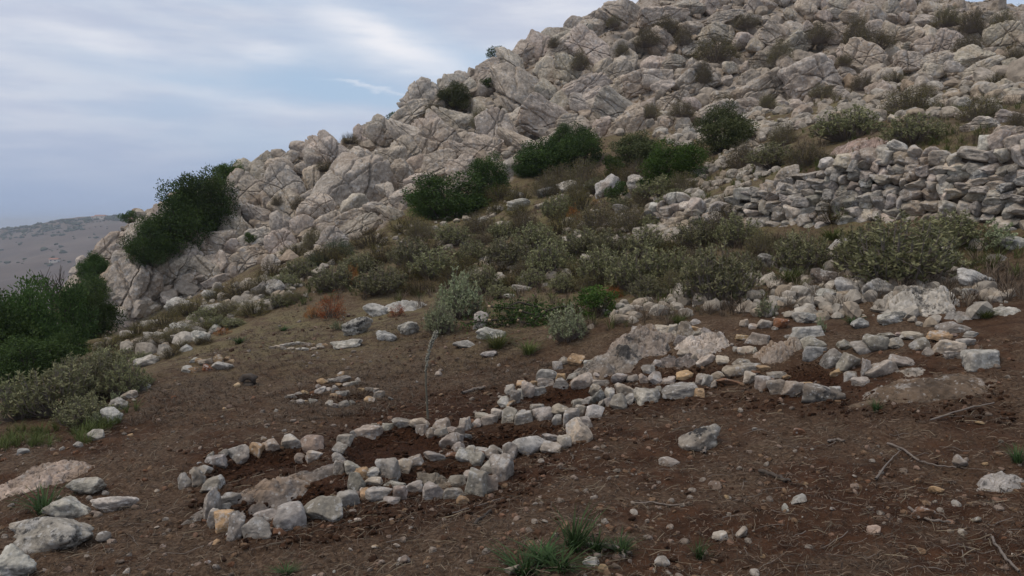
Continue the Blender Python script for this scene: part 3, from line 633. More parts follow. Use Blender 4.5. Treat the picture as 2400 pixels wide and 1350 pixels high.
# ------------------------------------------------------------------ rings of field stones
def zr(ox, oy, s, rows): return [(ox + r[0] / s, oy + r[1] / s, r[2] / s, r[3] / s, (r[4] if len(r) > 4 else 'g')) for r in rows]
q1 = (400, 800, 2.813); q2 = (900, 800, 2.813); q3 = (1300, 700, 3.374); q4 = (1800, 600, 2.7)
RINGS = [
 ('stone_ring', 'stone ring whose far row ends by a rusty-pink stone, lowest but one', zr(*q1, [(90,920,85,110),(175,900,85,140,'n'),(270,945,130,110),(190,850,110,70),(240,840,70,60),(300,785,130,80),(350,735,60,50),(435,745,150,120,'w'),(555,710,105,90,'t'),(660,680,130,95,'n'),(795,665,140,95,'w'),(935,680,140,120,'p'),(945,755,100,80,'n'),(865,770,75,75),(265,755,40,60),(380,800,50,40,'b')])),
 ('stone_ring', 'lowest stone ring, open to the bedrock slab, with one orange stone', zr(*q1, [(260,1080,90,220),(385,1050,130,90),(360,1095,70,60),(285,1170,80,150),(355,1190,130,150,'t'),(445,1220,100,190),(570,1230,190,150),(625,1150,140,80),(675,1210,40,80,'b'),(795,1160,200,190),(1005,1105,240,180),(1175,1040,145,130),(720,1265,100,70,'b')])),
 ('stone_ring', 'near-round stone ring of upright grey stones around dark soil in the middle', zr(*q1, [(1110,830,70,110),(1110,765,80,70),(1115,710,90,80),(1150,650,100,80),(1200,615,35,55),(1300,605,170,90,'n'),(1430,565,90,50),(1525,540,120,80),(1195,840,110,100),(1090,820,40,50),(1320,870,110,70),(1430,835,150,150),(1535,820,110,100,'n'),(1610,790,110,80),(1225,930,110,140),(1265,870,90,80,'t')])
   + zr(*q2, [(245,540,130,70,'n'),(250,580,75,75),(310,600,70,75),(370,550,110,80),(380,600,90,70),(445,585,70,50),(505,595,60,110,'n'),(540,545,80,95),(430,650,110,110),(485,640,60,80)])),
 ('stone_ring', 'front stone ring with two big lichened stones at its corner and a bedrock slab inside', zr(*q1, [(1340,925,110,60,'n'),(1475,945,130,40),(1370,1005,170,110),(1510,1000,95,110,'p'),(1455,1050,100,60),(1275,1010,55,90,'t')])
   + zr(*q2, [(205,955,105,100),(320,990,140,120),(465,1000,140,90,'n'),(485,925,105,80),(300,925,80,34),(365,920,60,60),(610,930,140,190,'w'),(715,930,80,120),(770,840,140,190),(695,830,110,100),(570,880,80,60,'n'),(490,695,80,70),(525,755,100,95),(335,760,130,70),(450,755,90,50,'b'),(570,715,70,60),(610,775,90,100),(645,755,40,60,'b'),(695,745,120,70),(640,720,90,40)])),
 ('stone_ring', 'oval stone ring with a big white rock in its near side', zr(*q2, [(825,725,100,130),(735,720,100,70),(960,680,250,150,'w'),(1105,635,110,55),(1100,705,130,85),(1190,665,90,100,'n'),(1290,590,150,180,'n'),(1310,540,110,90),(555,630,45,40),(610,540,60,60),(695,520,95,70),(650,490,90,40),(745,480,75,90,'n'),(825,485,100,110),(915,480,90,70,'n'),(930,505,115,100),(1010,440,80,60),(1050,480,120,85),(1140,520,60,80),(1180,460,150,100,'n'),(1235,500,110,110)])),
 ('stone_ring', 'tapering stone ring next to the mound, with small orange stones on top', zr(*q2, [(790,400,75,80),(835,410,70,45,'t'),(835,320,65,75),(865,365,65,100),(895,345,40,70),(905,280,60,45,'t'),(945,320,75,115,'n'),(990,285,70,50,'t'),(1030,330,100,65),(1170,280,100,75),(1085,225,140,100),(1070,270,110,60,'n'),(1145,160,60,60),(1185,130,70,60),(1165,235,70,50,'t'),(1240,235,70,60),(1310,260,130,130,'n'),(1425,220,90,55),(1430,270,110,50),(1390,320,80,70,'n'),(1410,365,90,100,'d'),(1290,405,100,50),(1295,455,70,85,'n'),(1385,460,120,90,'w'),(1345,390,90,60)])),
 ('stone_border', 'stone border below the bedrock mound, from a tan block to a long white stone', zr(*q2, [(1265,125,105,85,'t'),(1385,148,135,60),(1555,245,100,80),(1640,245,80,55),(1585,325,120,100,'n'),(1490,350,60,90),(1545,400,100,110),(1615,380,55,80),(1475,400,50,65),(1435,410,50,60)])
   + zr(*q3, [(740,770,220,120,'w'),(820,715,60,50),(980,730,250,120),(1080,690,70,60),(1140,745,90,80,'t'),(1165,640,110,90,'n'),(1210,650,80,110),(1290,615,140,70),(1255,680,50,60),(1420,580,170,110,'n'),(1400,665,220,50,'b'),(1540,630,85,110),(1490,510,140,70),(1545,550,170,70),(1650,550,110,60,'t'),(1020,610,130,70,'t'),(900,650,110,60,'n'),(790,630,95,110),(710,630,90,80,'n')])),
 ('stone_border', 'stone border ending in a big black-lichened block at the soil bed', zr(*q3, [(1590,590,70,40,'b'),(1760,605,190,60),(1650,670,110,120),(1740,700,130,140),(1890,720,170,150,'n'),(1840,620,80,40,'t'),(2110,750,280,130,'d'),(1990,680,90,50,'t'),(2060,690,80,50),(2235,720,110,50)])),
 ('stone_row', 'row of large pale boulders closing the soil bed uphill, ending at a pitted block', zr(*q3, [(1985,270,290,110,'w'),(2040,350,180,110),(2060,430,190,110,'w'),(2200,470,160,160),(2330,500,160,150),(2230,585,100,70,'t'),(2330,610,110,80,'n')])
   + zr(*q4, [(490,560,110,70),(590,580,120,90),(680,555,150,120),(755,505,100,40),(845,495,100,30,'p'),(905,505,120,60,'n'),(800,555,90,80),(970,555,110,90),(1015,605,75,60),(1080,510,130,70,'t'),(1125,570,190,90,'n'),(1165,625,120,50),(1240,550,150,60),(1280,495,90,40),(1360,655,280,130,'w'),(840,670,150,85),(615,705,50,120),(715,715,180,130,'n'),(590,795,110,60)])),
 ('stone_row', 'broken row of small stones set on top of the bedrock mound, with a rust-red one', zr(*q3, [(500,115,85,60),(580,155,80,50),(285,220,60,50),(500,165,90,50),(680,250,130,70),(770,250,60,70,'n'),(850,245,110,80,'n'),(940,245,90,90,'n'),(1030,250,110,150,'n'),(1110,240,70,50,'t'),(1110,185,90,50),(1120,280,90,50,'n'),(1195,255,75,60),(1000,330,110,90),(1500,195,70,70),(1565,220,60,50,'n'),(1665,205,120,80,'w'),(1790,200,110,90,'r'),(1745,235,50,35),(1840,300,60,30),(1035,440,120,90,'n'),(1105,470,50,70),(1200,490,150,110,'n'),(1325,490,100,80,'n'),(815,515,80,70),(740,560,100,70),(1480,310,90,50,'t'),(1610,320,180,100,'n'),(1510,410,120,70,'n'),(1580,410,60,50),(1430,400,40,40)])),
 ('stone_ring', 'small triple stone ring of little stones further back on the open soil', zr(*q1, [(795,365,70,30),(840,345,50,20),(885,335,45,30,'t'),(935,340,50,25,'b'),(805,395,30,20),(845,397,60,30,'w'),(890,400,40,25,'t'),(935,395,55,30),(1000,262,70,40,'t'),(1055,260,50,30),(1075,255,40,25),(1110,250,40,35),(1155,245,70,45),(1195,280,60,30),(1235,255,35,35),(990,320,70,45),(975,300,40,40),(1040,315,40,25),(1085,315,50,50),(1125,345,70,40),(1160,335,40,30),(1075,357,45,25,'t'),(1110,290,50,30,'t'),(1165,285,50,25),(1215,275,40,30),(1260,320,45,30,'t'),(1315,315,60,30),(1355,320,40,30),(1375,355,60,60),(1305,385,75,50,'t'),(1240,400,40,25,'b'),(1195,405,40,35),(1145,415,70,45),(1085,425,50,35),(1045,410,50,50)])),
 ('stone_pile', 'small pile of mixed grey and rusty stones alone at the far side of the soil', zr(*q1, [(110,185,60,50),(155,125,50,35,'w'),(190,125,50,35,'t'),(210,140,80,40),(260,130,40,40),(315,115,60,60,'t'),(235,175,60,50,'r'),(340,165,130,55),(370,115,50,30,'t'),(330,130,30,20),(400,130,40,25,'t'),(150,190,60,40,'t')])),
 ('stone_ring', 'farthest low stone ring, a dark oval of small stones by dry grass', zr(*q1, [(670,42,40,22),(705,36,40,20,'n'),(735,30,36,22),(765,22,44,24),(800,16,40,22),(830,12,44,24),(870,14,40,20),(905,18,40,22,'n'),(940,22,36,20,'t'),(980,24,40,20),(1015,24,44,22,'t'),(985,40,50,26),(940,48,44,20),(890,52,50,22,'w'),(840,52,40,20),(790,50,44,20,'n'),(745,46,40,20)])),
]
for nm, lab, rows in RINGS:
    mx = sum(r[0] for r in rows) / len(rows); my = sum(r[1] + r[3] * .4 for r in rows) / len(rows)
    e = empty(nm, hit(mx, my)[0]); tag(e, lab, 'stone ring' if 'ring' in nm else ('stone pile' if 'pile' in nm else 'stone border'))
    for k, (cx, cy, w_, h_, t_) in enumerate(rows):
        slab = h_ > w_ * 1.3 or w_ > 1.8 * h_
        stone_at(cx, cy, w_ * 1.08, h_ * 1.06, t_, 0.9 if t_ == 'd' else (0.45 if t_ == 'w' else 0.15), e, 'stone', SLAB if slab else STONE + SLAB[:6], random.uniform(-6, 6), 0.9, 0.08)

# ------------------------------------------------------------------ dry stone wall
def wall_build(name, label, base, top, sx_, thick=0.42, cm=0.122):
    """base/top: photo polylines with distances along the face; stones are laid in rough courses"""
    B = [at(px_, py_, Y) for px_, py_, Y in base]
    L = [0.0]
    for a, b in zip(B, B[1:]): L.append(L[-1] + (Vector((b.x, b.y)) - Vector((a.x, a.y))).length)
    bx = np.array([b.x for b in B]); by = np.array([b.y for b in B]); bz = np.array([b.z for b in B]); L = np.array(L)
    # wall top height from the photo: same plan position, photo row of the top line
    tz = np.array([at(t[0], t[1], t[2]).z for t in top])
    tl = []
    for t in top:
        X = at(t[0], t[1], t[2]).x; tl.append(np.interp(X, bx, L) if bx[-1] > bx[0] else 0)
    tl = np.array(tl)
    e = empty(name, (float(bx.mean()), float(by.mean()), float(bz.min()))); tag(e, label, 'wall')
    F_ = lambda s: (np.interp(s, L, bx), np.interp(s, L, by), np.interp(s, L, bz), np.interp(s, tl, tz))
    # earth and rubble packing behind the face
    v = []; q = []; ns = 40
    for i in range(ns + 1):
        s = L[-1] * i / ns; X, Y, zb, zt = F_(s)
        s2 = min(L[-1], s + .05); s1 = max(0, s - .05)
        t_ = np.array([np.interp(s2, L, bx) - np.interp(s1, L, bx), np.interp(s2, L, by) - np.interp(s1, L, by)]); t_ /= np.linalg.norm(t_); nx, ny = -t_[1], t_[0]
        if ny < 0: nx, ny = -nx, -ny
        for d_, z_ in ((0.10, zb - .4), (0.20, zt - .10), (thick + .5, zt - .14), (thick + .6, zb - .4)): v.append((X + nx * d_ - e.location.x, Y + ny * d_ - e.location.y, z_ - e.location.z))
    for i in range(ns):
        for j in range(3): q.append([i * 4 + j, i * 4 + j + 1, i * 4 + 5 + j, i * 4 + 4 + j])
    pm = mesh_from('packing', np.array(v), np.array(q), M['ground'], True, {'rock': np.full(len(v), .35), 'green': np.zeros(len(v)), 'litter': np.zeros(len(v)), 'dug': np.full(len(v), .6)})
    add_obj('packing', pm, e)
    rr = random.Random(5); zoff = -0.15; n_ = 0
    hmax = max(tz - np.interp(tl, L, bz))
    layer = 0
    while zoff < hmax + 0.1:
        ch = rr.uniform(cm * .75, cm * 1.35); s = rr.uniform(-.2, 0)
        while s < L[-1]:
            wd = rr.choice((.11, .14, .165, .195, .235, .285)) * rr.uniform(.85, 1.15) * sx_
            sc = min(max(s + wd / 2, 0), L[-1]); X, Y, zb, zt = F_(sc)
            zc = zb + zoff + ch / 2 + rr.uniform(-.035, .035) + 0.03 * math.sin(sc * 2.3 + layer)
            if zc + ch * .2 < zt:
                s2 = min(L[-1], sc + .1); s1 = max(0, sc - .1)
                ang = math.atan2(np.interp(s2, L, by) - np.interp(s1, L, by), np.interp(s2, L, bx) - np.interp(s1, L, bx))
                nx, ny = -math.sin(ang), math.cos(ang)
                if ny < 0: nx, ny = -nx, -ny
                d_ = 0.12 + 0.12 * zoff / max(hmax, .3) + rr.uniform(-.04, .04)
                hh_ = ch * rr.choice((1.1, 1.25, 1.4, 1.65))
                capstone = zc + ch * 1.2 > zt
                k = 1.12 if capstone else 1.0
                tint = rr.choice('gggggggggggdnngggggggggn' if not capstone else 'gggwwn')
                put_rock('stone', rr.choice(STONE + STONE + STONE + SLAB), (X + nx * d_, Y + ny * d_, zc + (.02 if capstone else 0)), (wd * 1.32 * k, .36, hh_ * 1.16 * k),
                         (rr.uniform(-.2, .2), rr.choice((1, 1, 1, 1, 2)) * rr.uniform(-.2, .2), ang + rr.choice((0, math.pi)) + rr.uniform(-.4, .4)), jit(tuple(c * 1.12 for c in TINT[tint]), 0.2, .2), e); n_ += 1
            s += wd * 0.96
        zoff += ch * .93; layer += 1
    return n_
n1_ = wall_build('dry_stone_wall', 'tall grey dry stone wall of flat stacked field stones on the slope',
   [(1660,560,13.7),(1750,556,13.1),(1900,535,12.2),(2100,520,11.2),(2250,535,10.5),(2480,570,9.5)],
   [(1660,492,13.7),(1720,455,13.3),(1800,425,12.8),(1830,398,12.6),(1900,388,12.2),(1960,368,11.9),(2070,350,11.35),(2110,330,11.15),(2200,345,10.75),(2300,328,10.3),(2400,322,9.85),(2480,318,9.5)], 1.0)
n2_ = wall_build('dry_stone_stub', 'short crumbling stub of dry stone wall with a bare gap beside the long wall',
   [(1512,566,15.6),(1560,572,15.1),(1632,570,14.5)], [(1512,500,15.6),(1545,462,15.2),(1590,458,14.8),(1612,470,14.7),(1632,520,14.5)], 1.15, 0.6, 0.15)
print('wall stones', n1_, n2_)

# ------------------------------------------------------------------ scree and rubble (too small to count): one mesh of kind stuff
def scatter_rocks(name, label, pts, sizes, sub, mat_tint, seed, kinds=6, squash=(.55, .95), small=0.0):
    r = np.random.default_rng(seed); base = [rock_geo(seed * 50 + k, sub, planes=9, p=30, n1=.10, n2=.03) for k in range(kinds)]
    V = []; Fs = []; T = []; n_ = 0
    tiny = [rock_geo(seed * 50 + 20 + k, sub - 1, planes=8, p=14, n1=.1, n2=.03) for k in range(kinds)]
    for (p_, s_) in zip(pts, sizes):
        v, f = (base if s_ > small else tiny)[r.integers(kinds)]; a = r.uniform(0, 6.28); b = r.uniform(-.5, .5)
        ca, sa, cb, sb = math.cos(a), math.sin(a), math.cos(b), math.sin(b)
        Rm = np.array([[ca, -sa, 0], [sa, ca, 0], [0, 0, 1]]) @ np.array([[1, 0, 0], [0, cb, -sb], [0, sb, cb]])
        q = (v * np.array([s_, s_ * r.uniform(.65, 1), s_ * r.uniform(*squash)])) @ Rm.T + np.array(p_)
        V.append(q); Fs.append(f + n_); n_ += len(v); T.append(np.full(len(v), r.uniform(0, 1)))
    me = mesh_from(name, np.concatenate(V), np.concatenate(Fs), mat_tint, False, {'tone': np.concatenate(T)})
    return tag(add_obj(name, me), label, kind='stuff')
def pebble_mat(name, cols, bscale):
    m, n = mat_new(name); a = n.n('ShaderNodeAttribute', attribute_name='tone'); g = n.n('ShaderNodeNewGeometry')
    cr = n.n('ShaderNodeValToRGB'); n.put(cr.inputs[0], a.outputs['Fac']); e = cr.color_ramp.elements
    while len(e) < len(cols): e.new(0.5)
    for k, cc in enumerate(cols): e[k].position = k / (len(cols) - 1); e[k].color = (*cc, 1)
    no = n.noise(g.outputs['Position'], bscale, 4, .6)
    c = n.mix(1.0, cr.outputs[0], n.mix(n.ramp(no, .3, .7), (.68, .68, .68), (1.2, 1.2, 1.2)), 'MULTIPLY')
    finish(n, c, .95, no, .5, .01, .1); return m
M['pebble'] = pebble_mat('pebbles', [(.04, .022, .014), (.085, .048, .03), (.20, .13, .08), (.10, .06, .038), (.25, .215, .18), (.17, .085, .048), (.31, .275, .235)], 40)
M['scree'] = pebble_mat('scree', [(.35, .31, .26), (.27, .235, .19), (.41, .37, .315), (.32, .255, .185), (.30, .27, .23)], 12)
rs = np.random.default_rng(12)
def sample_zone(n_, poly, smin, smax, ymin=1.0, ymax=70, cl=0.0, power=2.2):
    P = []; S = []; t = 0
    bx0, bx1 = min(p_[0] for p_ in poly), max(p_[0] for p_ in poly); by0, by1 = min(p_[1] for p_ in poly), max(p_[1] for p_ in poly)
    k = n_ * 12; QX = rs.uniform(bx0, bx1, k); QY = rs.uniform(by0, by1, k); ok = in_poly(QX, QY, poly); QX, QY = QX[ok], QY[ok]
    for qx, qy in zip(QX, QY):
        if len(P) >= n_: break
        d = ray(qx, qy).normalized(); loc, nor, i, dd = BVH2.ray_cast(d * .5, d)
        if loc is None or loc.y > ymax: continue
        if cl and noise.noise((loc.x * cl, loc.y * cl, 3.3)) * 1.3 + rs.uniform(-.35, .35) < 0.0: continue
        s_ = smin + (smax - smin) * rs.random() ** power
        P.append((loc.x, loc.y, loc.z + s_ * .12)); S.append(s_)
    return P, S
TAIL = [(1500,545),(1540,450),(1640,400),(1760,310),(1900,250),(2050,225),(2060,250),(1900,285),(1800,350),(1760,400),(1830,395),(1700,470),(1640,520),(1640,575),(1480,580)]
P1, S1 = sample_zone(800, TAIL, .09, .34, 1, 70, 0.8)
ZL = ROCKZ[:16] + [(2600, -60), (1400, -60), (900, 250), (200, 560)]
P2, S2 = sample_zone(1300, ZL, .12, .5, 14, 60, 0)
PB, SB = sample_zone(900, ZL, .35, 1.0, 14, 60, 0, 1.6)
HB2 = [(1500,310),(1760,265),(2100,215),(2420,185),(2420,265),(2150,280),(1900,300),(1600,350)]
P5, S5 = sample_zone(620, HB2, .10, .50, 10, 60, 0.4)
P6, S6 = sample_zone(150, [(190,800),(430,705),(640,630),(760,640),(650,715),(480,800),(340,860),(200,850)], .10, .42, 8, 40, 0.5, 2.4)
MID = [(560,650),(900,540),(1200,450),(1500,420),(1500,600),(1300,680),(1000,640),(700,700),(450,790),(250,850),(200,800)]
P3_, S3_ = sample_zone(700, MID, .06, .30, 8, 40, 0.6)
RGT = [(1750,640),(2000,580),(2400,560),(2400,760),(2200,780),(2000,740),(1900,760),(1700,730),(1450,760),(1400,720)]
P4, S4 = sample_zone(520, RGT, .04, .26, 5, 20, 0.7, 2.4)
M['hill_block'] = pebble_mat('hill_blocks', [(.37, .315, .255), (.30, .25, .195), (.41, .355, .295), (.34, .265, .195), (.345, .30, .245)], 5)
scatter_rocks('hill_rubble', 'smaller limestone blocks wedged in the joints of the hillside', PB, SB, 3, M['hill_block'], 15, squash=(.6, 1.0), small=.55)
scatter_rocks('scree', 'loose pale rubble lying between the boulders', P1 + P2 + P3_ + P4 + P5 + P6, S1 + S2 + S3_ + S4 + S5 + S6, 3, M['scree'], 9, small=.30)

# ------------------------------------------------------------------ pebbles: the larger ones single pieces of the ground, the rest gravel
def in_dug(P_):
    j = np.clip(np.searchsorted(Ys, P_[:, 1]), 0, NV - 1); i = np.clip(np.round((P_[:, 0] / (np.maximum(Ys[j], 0) + 2.6) + .95) / 1.9 * (NU - 1)).astype(int), 0, NU - 1); return dugb[j, i]
def ground_samples(n_, ymax, dens, seed):
    r = np.random.default_rng(seed); k = n_ * 3
    Y = 2.2 * (ymax / 2.2) ** (r.random(k) ** dens); X = r.uniform(-.74, .74, k) * (Y + .4); z_ = grid_z(X, Y)
    p_x, p_y = project(X, Y, z_); ok = p_y > np.interp(p_x, [-300, 0, 200, 450, 700, 1000, 1300, 1700, 2400, 2800], [1010, 1010, 1000, 820, 730, 740, 780, 770, 790, 790])
    G0 = np.stack([X, Y, z_, p_x, p_y], 1)[ok]; return G0[in_dug(G0) < .35][:n_]
rp = random.Random(3)
for (X, Y, z_, a_, b_) in ground_samples(330, 9, 0.9, 5):
    if any(in_poly(np.array([a_]), np.array([b_]), pl)[0] for pl in DUG) or noise.noise((X * .9, Y * .9, 1.0)) + rp.uniform(-.35, .35) < -.05: continue
    s_ = rp.choice((.018, .022, .026, .03, .036, .045, .07)) * (1 + .06 * Y)
    t_ = rp.choice('gttbpwnng')
    o = put_rock('stone', rp.choice(PEB), (X, Y, z_ + s_ * .15), (s_, s_ * rp.uniform(.65, 1), s_ * rp.uniform(.5, .8)), (rp.uniform(-.3, .3), rp.uniform(-.3, .3), rp.uniform(0, 6.28)), jit(tuple(c * .85 for c in TINT[t_]), .05, .25), ground)
GS = ground_samples(10500, 15, 0.95, 6); GS = GS[(fbm(xy3(GS[:, 0], GS[:, 1], .8, 1.0), 3) + np.random.default_rng(2).uniform(-.5, .5, len(GS))) > -.12]
szs = [(.008 + .034 * rs.random() ** 3.0) * (1 + .07 * g_[1]) for g_ in GS]
scatter_rocks('gravel', 'small pebbles and crumbs of soil strewn over the ground', [(g_[0], g_[1], g_[2] + s_ * .1) for g_, s_ in zip(GS, szs)], szs, 2, M['pebble'], 31, small=.022)
# clods of freshly dug earth in and around the rings
CP_, CS_ = sample_zone(2600, DISTURB, .008, .055, 1, 10, 0, 2.6)
for poly in DUG:
    a_, b_ = sample_zone(150, poly, .006, .028, 1, 12, 0, 2.4); CP_ += a_; CS_ += b_
M['clod'] = pebble_mat('clods', [(.018, .0085, .005), (.036, .018, .010), (.060, .030, .017), (.030, .015, .009), (.12, .07, .042)], 60)
scatter_rocks('soil_clods', 'crumbly reddish clods of freshly dug soil', CP_, CS_, 2, M['clod'], 41, small=.02)

# ------------------------------------------------------------------ straw, dead leaves and bits of twig lying on the soil
def lying_blades(n_, ymax, seed, lmin, lmax, wd, mat, name, label, dens=.95, lift=.01):
    r = np.random.default_rng(seed); Bg = []; A_ = []
    G_ = ground_samples(n_, ymax, dens, seed + 1)
    n_ = len(G_); U_ = lambda a, b: r.uniform(a, b, n_)
    X, Y, z_ = G_[:, 0], G_[:, 1], G_[:, 2]; L_ = U_(lmin, lmax) * (1 + .05 * Y); th = U_(0, 6.28); c_, s_ = np.cos(th), np.sin(th); ww = wd * (1 + .12 * Y) * U_(.6, 1.5)
    bend = r.normal(size=n_) * .06 * L_; pz = U_(.1, 1) * lift; p2 = U_(.1, 2.2) * lift; O = np.zeros(n_)
    pt = np.stack([np.stack([-L_ / 2, O, pz], 1), np.stack([O, bend, pz + lift * U_(0, 1)], 1), np.stack([L_ / 2, O, p2], 1)], 1)
    pr = np.stack([pt[..., 0] * c_[:, None] - pt[..., 1] * s_[:, None] + X[:, None], pt[..., 0] * s_[:, None] + pt[..., 1] * c_[:, None] + Y[:, None], pt[..., 2] + z_[:, None] + .004], -1)
    off = np.stack([-s_ * ww, c_ * ww, ww * U_(.2, 1.2)], 1)[:, None]
    V = np.concatenate([pr - off / 2, pr + off / 2], 1)
    b0 = (np.arange(n_) * 6)[:, None]; Q = np.concatenate([b0 + np.array([0, 1, 4, 3]), b0 + np.array([1, 2, 5, 4])])
    me = mesh_from(name, V.reshape(-1, 3), Q, mat, False, {'tone': np.repeat(r.random(n_) ** 1.6, 6)})
    return tag(add_obj(name, me), label, kind='stuff')
lying_blades(46000, 16, 51, .012, .05, .0016, M['litter'], 'litter', 'dead stalks and leaf bits matted on the soil', 1.0, .012)
lying_blades(5200, 15, 61, .03, .11, .0014, M['straw'], 'straw_litter', 'pale dry straw strewn over the soil', .9, .02)

# ------------------------------------------------------------------ plants
def leafquads(c, d, L_, W_, r, tone, fold=0.0):
    """diamond leaves: centres c (n,3), directions d (n,3)"""
    n_ = len(c); d = d / (np.linalg.norm(d, axis=1)[:, None] + 1e-9)
    s = np.cross(d, r.normal(size=(n_, 3))); s /= np.linalg.norm(s, axis=1)[:, None] + 1e-9
    L_ = np.broadcast_to(L_, (n_,))[:, None]; W_ = np.broadcast_to(W_, (n_,))[:, None]
    v = np.stack([c, c + d * L_ * .45 + s * W_ * .5, c + d * L_, c + d * L_ * .45 - s * W_ * .5], 1).reshape(-1, 3)
    q = (np.arange(n_) * 4)[:, None] + np.array([0, 1, 2, 3]); return v, q, np.repeat(tone, 4)
def dome_dirs(r, n_, zmin=0.0):
    d = r.normal(size=(n_ * 3 + 20, 3)); d /= np.linalg.norm(d, axis=1)[:, None]; d = d[d[:, 2] > zmin][:n_]; return d
def evergreen(seed, lobes=46, per=470, leaf=.030):
    """dense rounded bush, about 1 wide and 1 tall, base at z=0"""
    r = np.random.default_rng(seed); B1 = Bag(); B2 = Bag()
    for k in range(lobes):
        d = dome_dirs(r, 1, -.05)[0]; c = np.array([d[0] * .34, d[1] * .34, .30 + d[2] * .46]) * r.uniform(.75, 1.08); c[2] = max(c[2], .07)
        if k % 4 == 0: c[2] = .06 + .1 * r.random()
        rad = r.uniform(.07, .20); n_ = int(per * (rad / .16) ** 2)
        dd = r.normal(size=(n_, 3)); dd /= np.linalg.norm(dd, axis=1)[:, None]
        rr_ = rad * (r.uniform(.25, 1.0, n_) ** .45) * (1 + .45 * fbm(dd * 2.6 + k * 7, 2))
        p_ = c + dd * rr_[:, None] * np.array([1, 1, .9])
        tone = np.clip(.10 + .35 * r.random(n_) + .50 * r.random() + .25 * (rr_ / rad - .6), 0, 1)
        ld = dd + r.normal(size=(n_, 3)) * .8 + np.array([0, 0, .25])
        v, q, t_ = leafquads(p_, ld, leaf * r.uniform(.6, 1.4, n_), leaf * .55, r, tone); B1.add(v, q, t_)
        mid = c * .45 + np.array([0, 0, -.04]) + r.normal(size=3) * .03
        v, q = tube([(r.normal() * .03, r.normal() * .03, -.08), mid, c], [.016, .011, .004], 5); B2.add(v, q)
    return B1, B2
def sage(seed, stems=120, leaf=.064, spread=.5, wl=.34, up=.6, dead=0.12, twiggy=1.0, per=9):
    """open shrub of many upright stems, rosettes of leaves at the tips; 1 wide, about 1 tall"""
    r = np.random.default_rng(seed); B1 = Bag(); B2 = Bag()
    for k in range(stems):
        th = r.uniform(0, 6.28); q_ = r.random() ** .55; tip = np.array([math.cos(th) * q_ * spread, math.sin(th) * q_ * spread, (1.0 - .55 * q_ ** 2.2) * r.uniform(.55, 1.0)])
        root = np.array([tip[0] * .22, tip[1] * .22, -.05]); mid = (root + tip) / 2 + np.array([tip[0] * .16, tip[1] * .16, -.03]) + r.normal(size=3) * .02
        v, q = tube([root, mid, tip], [.009 * twiggy, .006 * twiggy, .003 * twiggy], 4); B2.add(v, q)
        nb = 3 if r.random() > dead else 1
        for b in range(nb + 1):
            t_ = r.uniform(.45, .85) if b else 1.0
            p_ = mid + (tip - mid) * (t_ * 2 - 1 if t_ > .5 else .1)
            if b:
                e_ = p_ + r.normal(size=3) * .055 + np.array([0, 0, .05]); v, q = tube([p_, e_], [.004 * twiggy, .002], 3); B2.add(v, q)
            else: e_ = tip
            n_ = per
            c = e_ - (np.array([0, 0, 1.0])) * (r.random(n_) * .085)[:, None] + r.normal(size=(n_, 3)) * .008
            ld = r.normal(size=(n_, 3)); ld[:, 2] = np.abs(ld[:, 2]) * .6 + up
            base = r.uniform(.15, .75)
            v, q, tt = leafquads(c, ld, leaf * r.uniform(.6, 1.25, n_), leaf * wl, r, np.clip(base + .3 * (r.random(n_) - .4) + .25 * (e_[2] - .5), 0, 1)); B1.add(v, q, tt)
    return B1, B2
def scrub(seed, stems=170, leaf=.036):
    r = np.random.default_rng(seed); B1 = Bag(); B2 = Bag()
    for k in range(stems):
        d = dome_dirs(r, 1, .02)[0]; Lk = r.uniform(.7, 1.05); tip = np.array([d[0] * .5, d[1] * .5, d[2] * .92 + .05]) * Lk
        root = np.array([tip[0] * .35, tip[1] * .35, -.05]); mid = (root + tip) / 2 + r.normal(size=3) * .04
        v, q = tube([root, mid, tip], [.006, .005, .002], 3); B2.add(v, q)
        n_ = 38; t_ = r.random(n_)[:, None] ** .6; c = mid + (tip - mid) * t_ + r.normal(size=(n_, 3)) * .045
        v, q, tt = leafquads(c, r.normal(size=(n_, 3)) + np.array([0, 0, .5]) + d * .6, leaf * r.uniform(.5, 1.4, n_), leaf * .35, r, np.clip(r.uniform(.1, .7) + .3 * r.random(n_), 0, 1)); B1.add(v, q, tt)
    return B1, B2
def tuft(seed, blades=60, hgt=1.0, wd=.035, lean=.5):
    r = np.random.default_rng(seed); B = Bag()
    for k in range(blades):
        th = r.uniform(0, 6.28); L_ = hgt * r.uniform(.45, 1.0); ln = lean * r.uniform(.2, 1.3); rd = np.array([math.cos(th), math.sin(th), 0]); root = rd * r.uniform(0, .12) + np.array([r.normal() * .05, r.normal() * .05, -.03])
        sd_ = np.array([-rd[1], rd[0], 0]); P_ = []
        for j in range(4):
            t_ = j / 3; P_.append(root + rd * ln * t_ ** 1.6 * L_ + np.array([0, 0, 1]) * L_ * (t_ - .32 * ln * t_ ** 2.2))
        ws = wd * np.array([.8, 1, .75, .08]); v = np.concatenate([[P_[j] - sd_ * ws[j] / 2, P_[j] + sd_ * ws[j] / 2] for j in range(4)])
        B.add(v, np.array([[0, 1, 3, 2], [2, 3, 5, 4], [4, 5, 7, 6]]), r.random())
    return B
PROTO = {}
def proto(kind, mat, builds, stem='bark', fol='foliage'):
    PROTO[kind] = [(a.mesh(fol, M[mat]), b.mesh('branches', M[stem])) for a, b in builds]
eg = [evergreen(900 + k) for k in range(3)]; egs = [evergreen(930 + k, 16, 230, .050) for k in range(2)]
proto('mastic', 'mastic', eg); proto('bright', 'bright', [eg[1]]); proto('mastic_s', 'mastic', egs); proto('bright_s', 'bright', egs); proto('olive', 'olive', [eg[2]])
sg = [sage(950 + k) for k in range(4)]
proto('sage', 'sage', sg, 'twig'); proto('pale', 'sage_pale', [sage(970), sage(971, 60)], 'twig')
